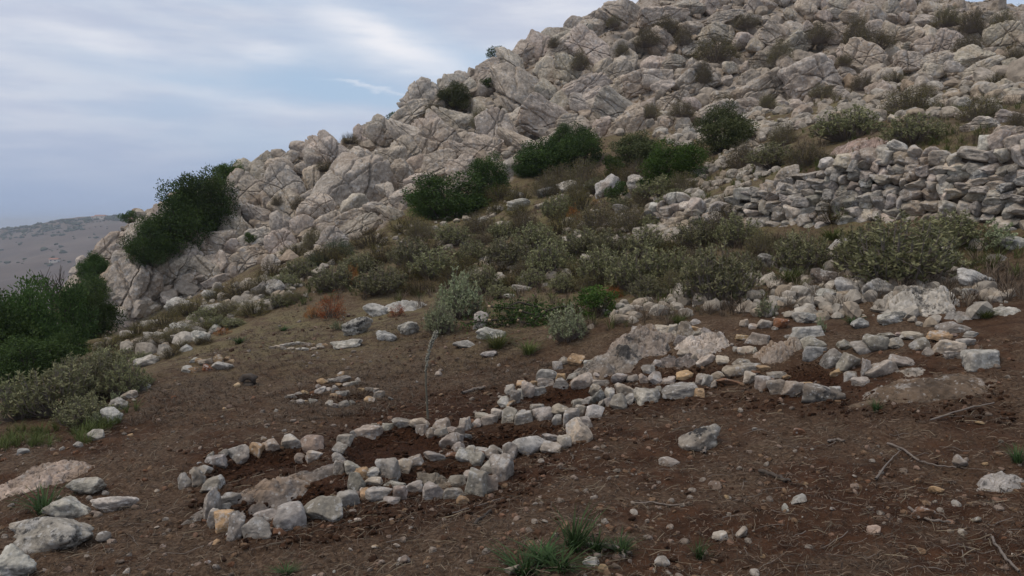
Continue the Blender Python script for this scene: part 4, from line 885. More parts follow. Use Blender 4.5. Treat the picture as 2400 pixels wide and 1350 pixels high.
sc_ = [scrub(980 + k) for k in range(3)]
proto('scrub', 'scrub', sc_, 'twig'); proto('heath', 'moss', [scrub(990, 170, .026), scrub(991, 170, .026)], 'bark'); proto('rust', 'rust', [scrub(995, 55, .045), scrub(996, 60, .04)], 'bark')
proto('bluegreen', 'blue', [scrub(998, 140, .04)], 'bark')
proto('herb', 'sage_pale', [sage(1001, 34, .05, .42, .6, .3, .05, .8, 16), sage(1002, 30, .05, .42, .6, .3, .05, .8, 16)], 'stalk')
TU = [tuft(1100 + k, 70, 1.0, .03, .8).mesh('blades', M['blade']) for k in range(3)]
TUL = [tuft(1110 + k, 170, 1, .014, .7).mesh('blades', M['blade_lime']) for k in range(2)]
TUD = [tuft(1120 + k, 80, 1, .018, .6).mesh('blades', M['straw']) for k in range(3)]

SHR = []     # every plant that gets an automatic label: (object, kind words, px, py, w)
KW = {'mastic': ('evergreen_bush', 'dark evergreen bush', 'bush'), 'mastic_s': ('evergreen_bush', 'small dark evergreen bush', 'bush'), 'bright': ('evergreen_bush', 'fresh green evergreen bush', 'bush'), 'bright_s': ('evergreen_bush', 'small bright green bush', 'bush'),
      'olive': ('evergreen_bush', 'olive green evergreen bush', 'bush'), 'sage': ('sage_shrub', 'grey-green sage shrub', 'shrub'), 'pale': ('sage_shrub', 'pale silvery sage shrub', 'shrub'), 'scrub': ('dry_shrub', 'brownish dry shrub', 'shrub'),
      'heath': ('heath_shrub', 'low olive-brown heath cushion', 'shrub'), 'rust': ('withered_shrub', 'rust-orange withered shrub', 'shrub'), 'bluegreen': ('leafy_shrub', 'bluish green leafy shrub', 'shrub'), 'herb': ('silvery_herb', 'silvery white-leaved herb', 'herb')}
rb = random.Random(77)
SZ = {'mastic': (1.18, 1.24), 'bright': (1.18, 1.26), 'olive': (1.15, 1.2), 'sage': (1.1, 1.12), 'pale': (1.15, 1.15), 'scrub': (1.15, 1.2), 'heath': (1.2, 1.2), 'herb': (1.1, 1.1)}
def shrub_at(cx, by_, w_, h_, kind, label=None, dz=0.0, depth=.85, Y=None):
    if Y is None: loc, nor = hit(cx, by_)
    else:
        loc = at(cx, by_, Y)
    if Y is None and loc.y > 18 and in_poly(np.array([cx * 1.0]), np.array([by_ * 1.0]), ROCKZ)[0]: loc = at(cx, by_, loc.y - (.6 if KW[kind][2] == 'bush' else .75))
    Y0 = loc.y; W, H = w_ * Y0 / F, h_ * Y0 / F
    fm, bm_ = PROTO[kind][rb.randrange(len(PROTO[kind]))]; nm, words, cat = KW[kind]
    e = empty(nm, (loc.x, loc.y + .15 * W, loc.z + dz - .03 * H), rb.uniform(0, 6.28)); kx, kh = SZ.get(kind, (1.12, 1.15)); e.scale = (W * kx, W * kx * .95, H * kh)
    o = bpy.data.objects.new('foliage', fm); link(o, e); o2 = bpy.data.objects.new('branches', bm_); link(o2, e)
    e['category'] = cat
    if label: e['label'] = label
    else: SHR.append((e, words, cx, by_ - h_ / 2, w_))
    return e
# evergreen bushes
EV = [(475,530,140,130,'mastic'),(410,585,140,150,'mastic'),(340,612,110,100,'mastic'),(445,545,120,110,'mastic'),(537,440,74,58,'bright'),(217,652,70,62,'mastic'),(210,728,110,84,'mastic'),(300,520,46,30,'mastic_s'),(262,572,34,22,'mastic_s'),
 (1055,512,200,105,'mastic'),(1145,470,90,105,'mastic'),(1000,505,90,60,'bright'),(1280,408,150,85,'mastic'),(1360,395,110,105,'mastic'),(1240,412,80,55,'mastic'),(1500,385,125,80,'olive'),(1585,435,135,100,'bright'),(1440,412,66,54,'mastic_s'),
 (1450,475,62,56,'mastic_s'),(1530,452,90,40,'mastic_s'),(1705,350,135,112,'olive'),(1650,420,0,0,''),(1065,250,78,62,'olive'),(1165,142,64,36,'mastic_s'),(1145,202,40,24,'mastic_s'),(925,288,44,30,'bright_s'),(585,566,36,24,'bright_s'),
 (1408,742,120,84,'bright_s'),(1320,352,70,60,'mastic')]
for (cx, by_, w_, h_, k_) in EV:
    if w_: shrub_at(cx, by_, w_, h_, k_)
for (cx, by_, w_, h_, k_, Y, lab) in [(45,905,190,240,'mastic',17,'tall dark evergreen tree at the frame edge'),(120,860,160,200,'mastic',19,'dark evergreen tree beneath the bare twigs'),(150,890,130,120,'mastic',15,'lighter green tree leaning over the scrubby bank'),(65,915,170,120,'mastic',14,'low dark evergreen tree behind the big sage shrubs'),(195,800,130,135,'mastic',22,'dark evergreen tree against the foot of the cliff'),(-30,900,180,225,'mastic',16,'evergreen tree cut off by the frame edge')]:
    shrub_at(cx, by_, w_, h_, k_, lab, Y=Y)
# sage and other shrubs
SH = [(2130,668,280,165,'sage'),(2040,640,150,130,'sage'),(1690,712,185,150,'sage'),(1885,640,135,105,'sage'),(1500,680,150,110,'sage'),(1420,665,130,90,'sage'),(1580,665,110,90,'sage'),(1075,745,105,110,'pale'),(1030,785,80,80,'pale'),(1330,800,95,85,'pale'),
 (890,690,130,70,'sage'),(780,682,110,66,'sage'),(1020,655,130,80,'sage'),(960,625,110,70,'sage'),(1130,690,100,70,'sage'),(1190,628,120,80,'sage'),(1255,590,110,70,'sage'),(1290,650,120,90,'sage'),(1360,600,110,70,'sage'),(1440,605,110,70,'sage'),(1520,600,110,70,'sage'),
 (1640,580,120,70,'sage'),(1735,575,110,75,'sage'),(1790,600,80,60,'scrub'),(1400,540,120,66,'scrub'),(1310,512,90,60,'sage'),(1180,560,80,46,'sage'),(1060,575,90,56,'sage'),(985,560,80,44,'scrub'),(840,640,90,50,'sage'),(1105,620,90,60,'sage'),(1230,545,80,50,'scrub'),
 (1480,540,90,60,'scrub'),(1560,520,70,60,'sage'),(1540,470,110,60,'sage'),(1600,455,80,50,'scrub'),(1310,436,80,50,'scrub'),(1370,440,90,66,'scrub'),(1350,470,70,50,'scrub'),(1700,540,90,60,'scrub'),(1640,640,90,60,'scrub'),(1760,650,70,60,'sage'),
 (120,975,190,130,'sage'),(230,940,140,110,'sage'),(40,985,140,110,'sage'),(290,930,100,90,'sage'),(190,1000,130,70,'sage'),(255,870,110,60,'sage'),(340,830,70,46,'scrub'),(10,930,110,90,'sage'),(175,915,130,90,'sage'),
 (420,800,90,44,'scrub'),(480,760,80,40,'sage'),(380,770,90,40,'heath'),(560,700,110,46,'heath'),(640,650,90,40,'heath'),(450,740,90,44,'heath'),(530,745,90,40,'scrub'),(590,740,80,36,'heath'),(700,655,80,50,'sage'),(760,620,120,44,'heath'),(690,600,70,30,'heath'),(870,580,100,46,'heath'),(960,545,110,44,'heath'),
 (735,582,62,46,'scrub'),(790,600,80,40,'bluegreen'),(740,625,50,34,'bluegreen'),(980,690,90,40,'heath'),(1010,600,80,40,'heath'),(1380,590,60,36,'heath'),(1420,560,60,36,'heath'),(680,710,60,30,'scrub'),
 (775,745,80,60,'rust'),(735,745,46,32,'rust'),(930,742,46,32,'rust'),(826,672,34,56,'rust'),(1345,520,36,40,'rust'),(1440,700,46,30,'rust'),(1395,480,20,16,'rust'),(520,785,40,20,'rust'),(240,870,30,20,'rust'),
 (1680,135,110,50,'scrub'),(1562,78,74,40,'scrub'),(1520,105,62,40,'scrub'),(1605,102,46,36,'scrub'),(1832,145,58,52,'scrub'),(2050,112,110,44,'scrub'),(2010,95,56,60,'scrub'),(1925,95,76,44,'scrub'),(2272,118,66,36,'scrub'),(2225,56,66,42,'scrub'),(2282,70,52,52,'scrub'),(2355,70,60,46,'scrub'),
 (2022,208,54,38,'scrub'),(1800,252,46,32,'scrub'),(1995,325,150,80,'sage'),(2150,335,130,70,'sage'),(2140,265,120,66,'scrub'),(2310,280,110,56,'scrub'),(2392,305,60,48,'scrub'),(1820,392,120,60,'sage'),(1745,395,90,60,'scrub'),(1900,385,100,50,'scrub'),(1840,340,70,50,'scrub'),
 (1360,160,46,44,'scrub'),(1125,300,44,50,'scrub'),(1015,270,44,34,'scrub'),(1190,195,40,26,'scrub'),(820,335,46,24,'heath'),(760,400,44,26,'heath'),(700,490,40,30,'scrub'),(650,480,30,24,'scrub'),(1525,275,50,34,'scrub'),(1600,270,60,36,'scrub'),(1650,190,40,50,'scrub'),(1460,130,40,30,'scrub'),
 (1700,250,50,30,'scrub'),(1930,225,60,30,'scrub'),(2100,190,50,26,'heath'),(2180,240,60,40,'scrub'),(2380,140,50,30,'scrub'),(1750,60,60,30,'scrub'),(1300,110,40,24,'scrub'),(1440,60,36,24,'scrub'),(2340,200,60,30,'heath'),(1980,150,40,24,'scrub'),
 (1960,520,90,60,'heath'),(2230,580,150,90,'sage'),(2350,590,110,80,'herb'),(2260,560,90,70,'herb'),(1980,520,60,46,'herb'),(1800,745,60,50,'herb'),(1925,780,30,46,'herb'),(345,905,44,34,'herb'),(228,1003,44,40,'herb'),(268,945,34,30,'herb'),(790,775,46,26,'herb'),(2285,660,36,30,'herb'),(1640,500,40,30,'herb')]
for t_ in SH: shrub_at(*t_)
FILL = [(620,640),(900,540),(1200,440),(1500,350),(1600,470),(1500,560),(1800,600),(1650,700),(1300,680),(1000,690),(760,670)]
BANK = [(230,800),(430,715),(640,640),(730,640),(650,715),(480,800),(340,850),(230,850)]
occ = [(t_[0], t_[1] - t_[3] / 2, t_[2]) for t_ in SH + [e_ for e_ in EV if e_[2]]]; k = 0
for _ in range(4000):
    qx, qy = rb.uniform(620, 1800), rb.uniform(350, 700)
    if k >= 36: break
    if not in_poly(np.array([qx]), np.array([qy]), FILL)[0] or any((qx - a) ** 2 + (1.6 * (qy - b_)) ** 2 < (c_ * .36 + 20) ** 2 for a, b_, c_ in occ): continue
    ww = rb.uniform(55, 95); occ.append((qx, qy, ww)); k += 1
    shrub_at(qx, qy + ww * .25, ww, ww * rb.uniform(.45, .65), rb.choice(('sage', 'scrub', 'heath', 'heath', 'heath', 'scrub')))

k = 0
for _ in range(3000):
    qx, qy = rb.uniform(230, 730), rb.uniform(630, 850)
    if k >= 18: break
    if not in_poly(np.array([qx]), np.array([qy]), BANK)[0] or any((qx - a) ** 2 + (1.8 * (qy - b_)) ** 2 < (c_ * .3 + 16) ** 2 for a, b_, c_ in occ): continue
    ww = rb.uniform(45, 80); occ.append((qx, qy, ww)); k += 1
    shrub_at(qx, qy + ww * .2, ww, ww * rb.uniform(.38, .55), rb.choice(('heath', 'scrub', 'heath', 'sage')))
# green and dry grass tufts that stand out
GT = [(1350,1290,130,115,TU,'biggest tuft of long green grass blades at the bottom'),(1270,1320,130,60,TU,'spreading green grass tuft beside the biggest one'),(1395,1295,90,60,TU,'green grass tuft growing round a crooked twig'),(1230,1345,150,60,TU,'low green grass mat at the bottom edge left of the biggest tuft'),(1310,1335,140,60,TU,'green grass tuft under the biggest one, beside the white stone'),(1455,1300,90,50,TU,'thin green grass tuft at the end of the crooked twig'),(1640,1310,60,50,TU,'small green grass tuft lower middle among twigs'),
 (2055,965,40,36,TU,'little green weed on the bare soil under the bedrock ramp'),(2385,1085,60,50,TU,'green weed cut off by the frame edge'),(105,1205,120,70,TU,'leafy green weed beside the pale corner boulders'),(560,805,50,20,TU,'green grass patch on the dry terrace'),(665,775,36,16,TU,'small green sprout near the farthest stone ring'),
 (1165,815,110,44,TUL,'lime green grass clump below the branch pile'),(1240,830,80,40,TUL,'lime grass beside the bedrock mound'),(1950,562,90,36,TUL,'long lime green grass strip at the foot of the wall'),(1640,545,60,50,TU,'dark green grass in the gap of the wall'),(2310,745,70,30,TUL,'yellow-green weed beside the low pinkish bedrock'),(1850,660,120,40,TUL,'grass between the shaded rocks under the sage'),(2000,760,60,24,TU,'small grass clump above the bed stones'),(670,1345,60,26,TU,'green sprouts at the bottom edge'),(1590,760,60,30,TUL,'grass at the foot of the sage shrub above the mound')]
for (cx, by_, w_, h_, pr, lab) in GT:
    loc, nor = hit(cx, by_); W, H = w_ * loc.y / F, h_ * loc.y / F
    o = bpy.data.objects.new('grass_tuft', rb.choice(pr)); o.location = loc; o.scale = (W * 1.05, W * 1.05, H * 1.1); o.rotation_euler = (0, 0, rb.uniform(0, 6)); link(o); tag(o, lab, 'grass')
# meadow of dry and green grass between the shrubs (uncountable)
def meadow(n_, poly, mesh_fn, mat, name, label, hmin, hmax, seed, ymin, ymax, cl):
    r = np.random.default_rng(seed); P_, S_ = sample_zone(n_, poly, hmin, hmax, ymin, ymax, cl, 1.3); Bs = [mesh_fn(seed + k) for k in range(4)]
    Bs = [(np.concatenate(b.v), np.concatenate(b.q), np.concatenate(b.a)) for b in Bs]; V = []; Q = []; T = []; k0 = 0
    for p_, s_ in zip(P_, S_):
        v, q, a = Bs[r.integers(4)]; th = r.uniform(0, 6.28); c_, sn = math.cos(th), math.sin(th)
        u = v * np.array([s_ * 1.2, s_ * 1.2, s_]); V.append(np.stack([u[:, 0] * c_ - u[:, 1] * sn + p_[0], u[:, 0] * sn + u[:, 1] * c_ + p_[1], u[:, 2] + p_[2] - s_ * .1], 1)); Q.append(q + k0); T.append(np.clip(a * .6 + r.uniform(0, .4), 0, 1)); k0 += len(v)
    return tag(add_obj(name, mesh_from(name, np.concatenate(V), np.concatenate(Q), mat, False, {'tone': np.concatenate(T)})), label, kind='stuff')
BAND = [(250,860),(450,770),(700,640),(950,520),(1250,430),(1500,330),(1760,300),(2100,250),(2400,220),(2400,330),(1830,420),(1650,560),(2400,560),(2400,720),(1800,740),(1400,780),(1100,760),(900,700),(600,730),(420,820)]
meadow(1900, BAND, lambda k: tuft(k, 18, 1, .020, .8), M['straw'], 'dry_grass', 'thin dry grass between the shrubs', .10, .30, 71, 6, 40, .5)
meadow(1500, BAND, lambda k: tuft(k, 18, 1, .026, .7), M['blade_lime'], 'green_grass', 'patches of green grass under the shrubs', .08, .26, 72, 6, 40, .45)
SOILB = [(360,900),(700,700),(900,760),(1150,760),(1300,860),(1000,960),(600,1000),(300,1000)]
meadow(3000, SOILB, lambda k: tuft(k, 9, 1, .035, 1.1), M['straw'], 'dry_stubble', 'short dry stubble on the open terrace', .03, .09, 73, 5, 18, .8)
HILLG = ROCKZ[5:16] + [(2600, 0), (1500, 0), (950, 260), (600, 420)]
meadow(1300, HILLG, lambda k: tuft(k, 14, 1, .04, .7), M['scrub'], 'hill_grass', 'withered grass in the joints of the rocks', .12, .34, 74, 18, 60, .5)
LOWB = [(0,1010),(120,1000),(330,960),(250,1010),(210,1040),(0,1060)]
meadow(90, LOWB, lambda k: tuft(k, 26, 1, .02, .7), M['blade_lime'], 'bank_grass', 'grass fringe under the big sage shrubs', .08, .2, 75, 4, 16, 0)

# automatic labels for the plants: what they look like and what they stand by
LM = [(112,1254,'the lichen-spotted corner boulder'),(330,905,'the stone terrace edge'),(410,470,'the cliff-top tree clump'),(100,760,'the dark trees at the frame edge'),(300,640,'the cliff foot'),(626,680,'the upright boulder pair'),(480,770,'the white boulder at the bank foot'),
      (838,766,'the speckled round boulder'),(945,716,'the smooth bedrock hump'),(1000,880,'the squill stalk'),(1200,725,'the cut branch pile'),(1450,800,'the dark-streaked bedrock mound'),(1565,510,'the crumbling wall stub'),(1750,490,'the low end of the long wall'),(2050,430,'the middle of the long wall'),(2350,420,'the high end of the long wall'),
      (2018,345,'the pink-grey hump over the wall'),(2160,700,'the broad bedrock dome'),(1890,680,'the dark bedrock ledge'),(1907,190,'the biggest boulder high on the hill'),(1210,230,'the great leaning slab on the hill'),(830,440,'the broad cracked cliff face'),(1007,207,'the jagged skyline block'),(1720,300,'the scree tail of the wall'),
      (2200,160,'the upper boulder field'),(1600,80,'the hilltop blocks'),(2300,20,'the small patch of sky over the hilltop'),(580,460,'the block beside the tree clump'),(1190,485,'the white rock group in the scrub'),(775,720,'the rusty withered shrubs'),(1640,1030,'the squat lone boulder'),(1310,600,'the thick of the sage shrubs'),(1700,660,'the sage thicket under the wall'),(1050,600,'the upper edge of the sage scrub')]
from collections import defaultdict
seen = defaultdict(list)
for (e, words, cx, cy, w_) in SHR:
    d_, lx, ly, nm = min(((cx - a) ** 2 + (1.3 * (cy - b)) ** 2, a, b, t_) for a, b, t_ in LM)
    dx, dy = cx - lx, cy - ly
    if d_ < 30 ** 2: pos = 'right at'
    elif abs(dy) > abs(dx) * .8: pos = 'above' if dy < 0 else 'below'
    else: pos = 'left of' if dx < 0 else 'right of'
    seen[(words, pos, nm)].append((cx, e))
ORD = ['leftmost', 'second from left', 'third from left', 'fourth from left', 'fifth from left', 'sixth from left', 'seventh from left', 'eighth from left', 'ninth from left', 'tenth from left', 'eleventh from left', 'twelfth from left']
for (words, pos, nm), L_ in seen.items():
    L_.sort(key=lambda t_: t_[0])
    for k, (cx, e) in enumerate(L_):
        e['label'] = f'{words} {pos} {nm}' + (f', {ORD[k]}' if len(L_) > 1 else '')
        e['group'] = words + 's on the slope'

# ------------------------------------------------------------------ squill stalk, log, twigs, branch pile
def world_path(pts, Y): return np.array([list(at(a, b, Y)) for a, b in pts])
loc, nor = hit(1003, 985); Y = loc.y
e = empty('squill_stalk', loc); tag(e, 'tall bare squill stalk with a nodding seed head, standing by the rings', 'plant')
pth = world_path([(1003,990),(1001,950),(998,900),(998,868),(1002,835),(1010,805),(1018,790),(1022,780)], Y) - np.array(loc)
b = Bag(); v, q = tube(pth[:5], [.011, .010, .009, .009, .008], 8); b.add(v, q); link(bpy.data.objects.new('stem', b.mesh('stem', M['stalk'])), e)
b = Bag(); rr = np.random.default_rng(8); v, q = tube(pth[3:], [.008, .007, .006, .005, .004], 6); b.add(v, q)
iv, if_ = ico(1); seg = np.linspace(0, 1, 210)
for t_ in seg:
    k = t_ * (len(pth) - 4); i0 = min(int(k), len(pth) - 5); p_ = pth[3 + i0] * (1 - (k - i0)) + pth[4 + i0] * (k - i0)
    d = rr.normal(size=3); d /= np.linalg.norm(d); b.add(iv * np.array([.006, .006, .009]) * rr.uniform(.7, 1.3) + p_ + d * (.010 + .012 * t_), if_)
link(bpy.data.objects.new('seed_head', b.mesh('seed_head', M['seed'])), e)

def stick(name, pts, r0, r1, label, mat='twig', lift=.01, parent=None, cat='twig'):
    W_ = []
    for (a, b_) in pts:
        l_, _ = hit(a, b_); W_.append([l_.x, l_.y, l_.z + lift])
    W_ = np.array(W_); k = len(W_); t0 = np.linspace(0, 1, k); tt = np.linspace(0, 1, k * 4)
    P_ = np.stack([np.interp(tt, t0, W_[:, j]) for j in range(3)], 1); P_[1:-1] = (P_[:-2] + P_[1:-1] * 2 + P_[2:]) / 4
    P_ += rr.normal(size=P_.shape) * r0 * .35
    v, q = tube(P_, np.linspace(r0, r1, len(P_)) * (1 + .15 * rr.normal(size=len(P_))), 7); c0 = P_[0].copy()
    bg_ = Bag(); bg_.add(v - c0, q); o = add_obj(name, bg_.mesh(name, M[mat]), parent); o.location = Vector(c0) - (parent.location if parent else Vector())
    if label: tag(o, label, cat)
    return o
stick('twig', [(1375,1290),(1410,1285),(1445,1290),(1480,1305)], .012, .007, 'crooked grey twig lying through the green grass tuft', 'twig', .02)
stick('twig', [(1780,1112),(1820,1122),(1852,1138)], .014, .010, 'thick dark stick end on the bare soil below the lone boulder', 'bark', .02)
stick('twig', [(2080,1045),(2120,1060),(2150,1085),(2200,1100),(2240,1102)], .007, .004, 'long thin forked twig near the angular grey stone', 'twig', .02)
stick('twig', [(2052,1130),(2080,1092),(2112,1060)], .006, .003, 'pale twig crossing the long thin one', 'twig', .02)
stick('twig', [(1490,1185),(1530,1182),(1570,1190),(1600,1188)], .006, .004, 'pale twig among dry straw in the lower middle', 'twig', .015)
stick('twig', [(1110,1232),(1130,1215),(1150,1200)], .009, .008, 'short dark twig under the front stone ring', 'bark', .012)
stick('twig', [(1050,1210),(1110,1192),(1180,1170)], .004, .003, 'thin curved twig on the soil below the front ring', 'twig', .012)
stick('twig', [(1085,925),(1110,916),(1135,914)], .016, .012, 'gnarled driftwood-like stick behind the rings', 'twig', .02)
stick('twig', [(1865,935),(1890,918),(1912,902)], .007, .005, 'grey twig leaning by the black-lichened block', 'twig', .03)
stick('twig', [(2325,1270),(2350,1310),(2385,1348)], .007, .005, 'long grey twig at the lower corner', 'twig', .02)
stick('twig', [(2130,1200),(2175,1228),(2230,1232)], .008, .006, 'twig lying behind the half buried reddish stone', 'twig', .02)
stick('twig', [(1650,1072),(1655,1055),(1662,1040)], .012, .008, 'root stub hanging at the squat lone boulder', 'twig', .02)
stick('twig', [(2180,990),(2280,960),(2330,950)], .006, .004, 'long pale twig on the bedrock ramp', 'twig', .02)
stick('twig', [(1940,1040),(1960,1034),(1978,1038)], .010, .007, 'short grey stick on the soil right of the lone boulder', 'twig', .015)
b = Bag(); rt = np.random.default_rng(19)
for k in range(110):   # thin broken twigs, most of them on the right-hand soil
    a0 = rt.uniform(1150, 2450) if rt.random() < .75 else rt.uniform(300, 1300); b0 = rt.uniform(960, 1350); l_, _ = hit(a0, b0)
    if l_.y > 9: continue
    Lt = rt.uniform(.05, .22) * (1.5 if rt.random() < .15 else 1); th = rt.normal() * .7 + (math.pi if rt.random() < .5 else 0); P_ = []; cur = np.array([l_.x, l_.y]); 
    for j in range(5): P_.append(cur.copy()); th += rt.normal() * .25; cur = cur + np.array([math.cos(th), math.sin(th)]) * Lt / 4
    P_ = np.array(P_); zt = grid_z(P_[:, 0], P_[:, 1]) + .006 + rt.random(5) * .015; r0 = rt.uniform(.0012, .003)
    v, q = tube(np.c_[P_, zt], np.linspace(r0, r0 * .6, 5), 5); b.add(v, q)
tag(add_obj('twig_litter', b.mesh('twig_litter', M['twig'])), 'thin broken twigs strewn over the soil', kind='stuff')
# hollow log
loc, nor = hit(580, 905); e = empty('hollow_log', loc); tag(e, 'short hollow curved log piece on the open soil', 'log')
b = Bag(); Yl = loc.y; ring = [(566,893),(572,884),(585,882),(596,888),(596,902),(584,906),(570,905)]
v, q = tube(world_path(ring, Yl + .05) - np.array(loc), [.030, .036, .04, .045, .05, .05, .045], 9); v += rr.normal(size=v.shape) * .004; b.add(v, q)
link(bpy.data.objects.new('bark', b.mesh('bark', M['bark'])), e)
v, f = rock_geo(77, 3, planes=9, n1=.12); b = Bag(); b.add(v * np.array([.075, .07, .06]) + np.array([-.10, -.05, .02]), f); link(bpy.data.objects.new('broken_end', b.mesh('broken_end', M['cut'])), e)
# pile of cut branches
loc, nor = hit(1215, 760); e = empty('branch_pile', loc); tag(e, 'heap of cut branches with dark leaves and pale cut ends', 'branch pile')
for k in range(16):
    a0 = (rr.uniform(1145, 1290), rr.uniform(715, 765)); ang = rr.uniform(-.5, .5) + (math.pi if rr.random() < .5 else 0); ln = rr.uniform(45, 100)
    Yk = loc.y + rr.uniform(-.3, .5); A0 = np.array(at(a0[0], a0[1], Yk)); A1 = np.array(at(a0[0] + ln * math.cos(ang), a0[1] + ln * .5 * math.sin(ang) + 8, Yk + rr.uniform(-.3, .3)))
    for P_ in (A0, A1):
        gz = ground_z(P_[0], P_[1])[0]; P_[2] = max(P_[2], gz + .02); P_[2] = min(P_[2], gz + .42)
    mid = (A0 + A1) / 2 + rr.normal(size=3) * .04; b = Bag(); v, q = tube(np.array([A0, mid, A1]) - np.array(loc), [.016, .012, .005], 6); b.add(v, q)
    o = link(bpy.data.objects.new('branch', b.mesh('branch', M['bark'])), e)
    b = Bag(); v, q = tube(np.array([A0 - (mid - A0) * .10, A0 + (mid - A0) * .04]) - np.array(loc), [.0175, .0175], 7); b.add(v, q); b.add(v[:7], np.array([[0, 1, 2], [0, 2, 3], [0, 3, 4], [0, 4, 5], [0, 5, 6]])); link(bpy.data.objects.new('cut_end', b.mesh('cut_end', M['cut'])), o)
    n_ = 150; t_ = rr.random(n_)[:, None]; c = A0 + (A1 - A0) * (0.2 + .8 * t_) + rr.normal(size=(n_, 3)) * .06 - np.array(loc)
    v, q, tt = leafquads(c, rr.normal(size=(n_, 3)), .05, .02, rr, rr.random(n_)); b = Bag(); b.add(v, q, tt); link(bpy.data.objects.new('foliage', b.mesh('foliage', M['mastic'])), o)
# bare twiggy tree tips over the dark trees
e = empty('bare_tree', at(125, 780, 20)); tag(e, 'leafless twiggy crown sticking up behind the dark trees', 'tree'); b = Bag(); b2 = Bag()
v, q = tube(np.array([list(at(125, 800, 20)), list(at(122, 720, 20)), list(at(120, 680, 20))]) - np.array(e.location), [.06, .045, .03], 6); b2.add(v, q)
for k in range(60):
    s0 = np.array(at(120 + rr.uniform(-25, 25), 700 + rr.uniform(-20, 20), 20 + rr.uniform(-.5, .5))); s1 = s0 + np.array([rr.normal() * .22, rr.normal() * .2, rr.uniform(.2, .75)]); m_ = (s0 + s1) / 2 + rr.normal(size=3) * .06
    v, q = tube(np.array([s0, m_, s1]) - np.array(e.location), [.012, .008, .004], 4); b.add(v, q)
link(bpy.data.objects.new('trunk', b2.mesh('trunk', M['bark'])), e); link(bpy.data.objects.new('crown', b.mesh('crown', M['bark'])), e)

# ------------------------------------------------------------------ far hill, farmhouse, sea
m, n = mat_new('far_hill'); M['far'] = m
g = n.n('ShaderNodeNewGeometry'); f1 = n.noise(g.outputs['Position'], .012, 6, .65); f2 = n.noise(g.outputs['Position'], .06, 5, .65, 4.0); f3 = n.noise(g.outputs['Position'], .004, 3, .5, 9.0)
c = n.mix(n.ramp(f1, .3, .7), (.088, .064, .048), (.145, .107, .080)); c = n.mix(n.math('MULTIPLY', n.ramp(n.math('ADD', n.math('MULTIPLY', f2, .5), n.math('MULTIPLY', f1, .5)), .54, .62), .7), c, (.060, .062, .042))
finish(n, c, .95, None)
ux = np.linspace(-1250, 500, 150); vy = np.linspace(180, 2300, 130); X, Y = np.meshgrid(ux, vy)
# crest line of the far hill: photo row as a function of photo column, at about 1300 m
crest = np.interp((X / np.maximum(Y, 1)) * F + 1200, [-600, 0, 120, 240, 400, 900], [620, 537, 520, 508, 500, 490]); cz = (520 - crest) / F * 1300
t_ = np.clip((Y - 180) / (1300 - 180), 0, 1); zz_ = -62 * (1 - t_) ** 1.0 * 1.0 + cz * t_ ** .9 - 40 * np.sin(np.pi * t_) * .6
zz_ = np.where(Y > 1300, cz - (Y - 1300) * .14, zz_) + (fbm(xy3(X.ravel(), Y.ravel(), .006), 4) * 7).reshape(X.shape) * np.clip(t_ * 2, .2, 1)
fv = np.stack([X, Y, zz_], -1).reshape(-1, 3); fi = np.arange(X.size).reshape(X.shape); fq = np.stack([fi[:-1, :-1], fi[:-1, 1:], fi[1:, 1:], fi[1:, :-1]], -1).reshape(-1, 4)
tag(add_obj('distant_hill', mesh_from('distant_hill', fv, fq, M['far'], True)), 'bare brown hill beyond the valley', kind='structure')
FB = BVHTree.FromPolygons([tuple(v_) for v_ in fv.tolist()], fq.tolist())
bb = Bag(); rf = np.random.default_rng(44); iv2, if2 = ico(2)
def far_hit(a, b_):
    d = ray(a, b_).normalized(); l_, nn_, i_, k_ = FB.ray_cast(Vector(), d); return l_
for k in range(900):
    a = rf.uniform(-60, 340); top_ = float(np.interp(a, [-60, 0, 120, 240, 400], [545, 537, 520, 508, 500]))
    b_ = top_ + (rf.random() ** 1.5) * (28 if a < 200 else 12) if k < 520 else rf.uniform(top_, 640)
    if k >= 520 and noise.noise((a * .02, b_ * .05, 2.0)) < .12: continue
    l_ = far_hit(a, b_)
    if l_ is None: continue
    s_ = 1.0 + 3.2 * rf.random() ** 2.2; bb.add(iv2 * np.array([s_, s_, s_ * .65]) * (1 + .3 * rf.normal(size=(len(iv2), 1))) + np.array(l_) + np.array([0, 0, s_ * .2]), if2, rf.random() * .5)
tag(add_obj('far_bushes', bb.mesh('far_bushes', M['olive'])), 'dark scrub dotted over the distant hill', kind='stuff')
def plain(name, col):
    m, n = mat_new(name); g = n.n('ShaderNodeNewGeometry'); finish(n, n.mix(n.noise(g.outputs['Position'], .8, 3), tuple(c_ * .85 for c_ in col), tuple(min(1, c_ * 1.1) for c_ in col)), .9); return m
M['plaster'] = plain('plaster', (.62, .55, .46)); M['tile'] = plain('roof_tile', (.32, .15, .09)); M['dark'] = plain('window_dark', (.04, .04, .045))
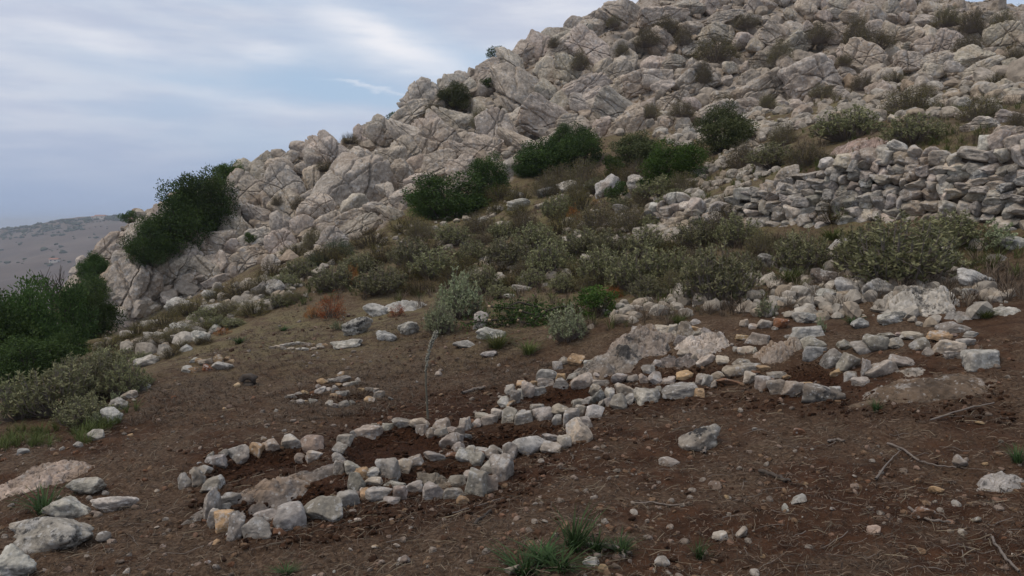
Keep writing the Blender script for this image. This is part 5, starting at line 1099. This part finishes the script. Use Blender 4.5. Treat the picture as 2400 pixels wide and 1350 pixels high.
def house(px_, py_, wd, dp, ht, lab, cat='house'):
    l_ = far_hit(px_, py_)
    if l_ is None: return
    e = empty('farmhouse', l_); tag(e, lab, cat)
    def bx(nm, lo, hi, mt, par=e):
        v = np.array([[a, b_, c_] for a in (lo[0], hi[0]) for b_ in (lo[1], hi[1]) for c_ in (lo[2], hi[2])]); return link(bpy.data.objects.new(nm, mesh_from(nm, v, np.array([[0, 1, 3, 2], [4, 6, 7, 5], [0, 4, 5, 1], [2, 3, 7, 6], [0, 2, 6, 4], [1, 5, 7, 3]]), M[mt], False)), par)
    bx('wall', (-wd / 2, -dp / 2, -2), (wd / 2, dp / 2, ht), 'plaster')
    v = np.array([[-wd / 2 - .5, -dp / 2 - .5, ht], [wd / 2 + .5, -dp / 2 - .5, ht], [wd / 2 + .5, dp / 2 + .5, ht], [-wd / 2 - .5, dp / 2 + .5, ht], [-wd / 2 - .5, 0, ht + dp * .25], [wd / 2 + .5, 0, ht + dp * .25]])
    link(bpy.data.objects.new('roof', mesh_from('roof', v, [np.array([[0, 1, 5, 4], [2, 3, 4, 5]]), np.array([[0, 4, 3], [1, 2, 5]])], M['tile'], False)), e)
    for k in (-1, 1): bx('window', (k * wd * .25 - .7, -dp / 2 - .05, ht * .35), (k * wd * .25 + .7, -dp / 2 - .01, ht * .75), 'dark')
house(236, 513, 16, 8, 4.5, 'pale farmhouse with red roof on the crest of the distant hill')
house(222, 514, 8, 6, 3.5, 'small outbuilding on the crest beside the distant farmhouse')
house(128, 614, 9, 6, 3.0, 'tiny pale hut on the bare flank of the distant hill', 'hut')
m, n = mat_new('sea_water'); g = n.n('ShaderNodeNewGeometry'); finish(n, (.02, .05, .08, 1), .25, n.noise(g.outputs['Position'], .05, 4), .3, .5, .5)
sea = mesh_from('sea', np.array([[-14000, 100, -120], [14000, 100, -120], [14000, 14000, -120], [-14000, 14000, -120.]]), np.array([[0, 1, 2, 3]]), m, False)
tag(add_obj('sea', sea), 'hazy sea far below the hills', kind='structure')

# ------------------------------------------------------------------ haze
HZ = np.array([[a, b_, c_] for a in (-15000, 15000) for b_ in (-60, 15000) for c_ in (-125, 26)], float)
hm = bpy.data.materials.new('haze'); hm.use_nodes = True; hn = NT(hm.node_tree)
pv = hn.n('ShaderNodeVolumePrincipled'); pv.inputs['Color'].default_value = (.80, .88, 1.0, 1); pv.inputs['Density'].default_value = 0.00028; pv.inputs['Anisotropy'].default_value = 0.0
ho = hn.n('ShaderNodeOutputMaterial'); hn.t.links.new(pv.outputs[0], ho.inputs['Volume'])
hz = add_obj('haze', mesh_from('haze', HZ, np.array([[0, 1, 3, 2], [4, 6, 7, 5], [0, 4, 5, 1], [2, 3, 7, 6], [0, 2, 6, 4], [1, 5, 7, 3]]), hm, False)); tag(hz, 'thin blue evening haze over the valley', kind='stuff')
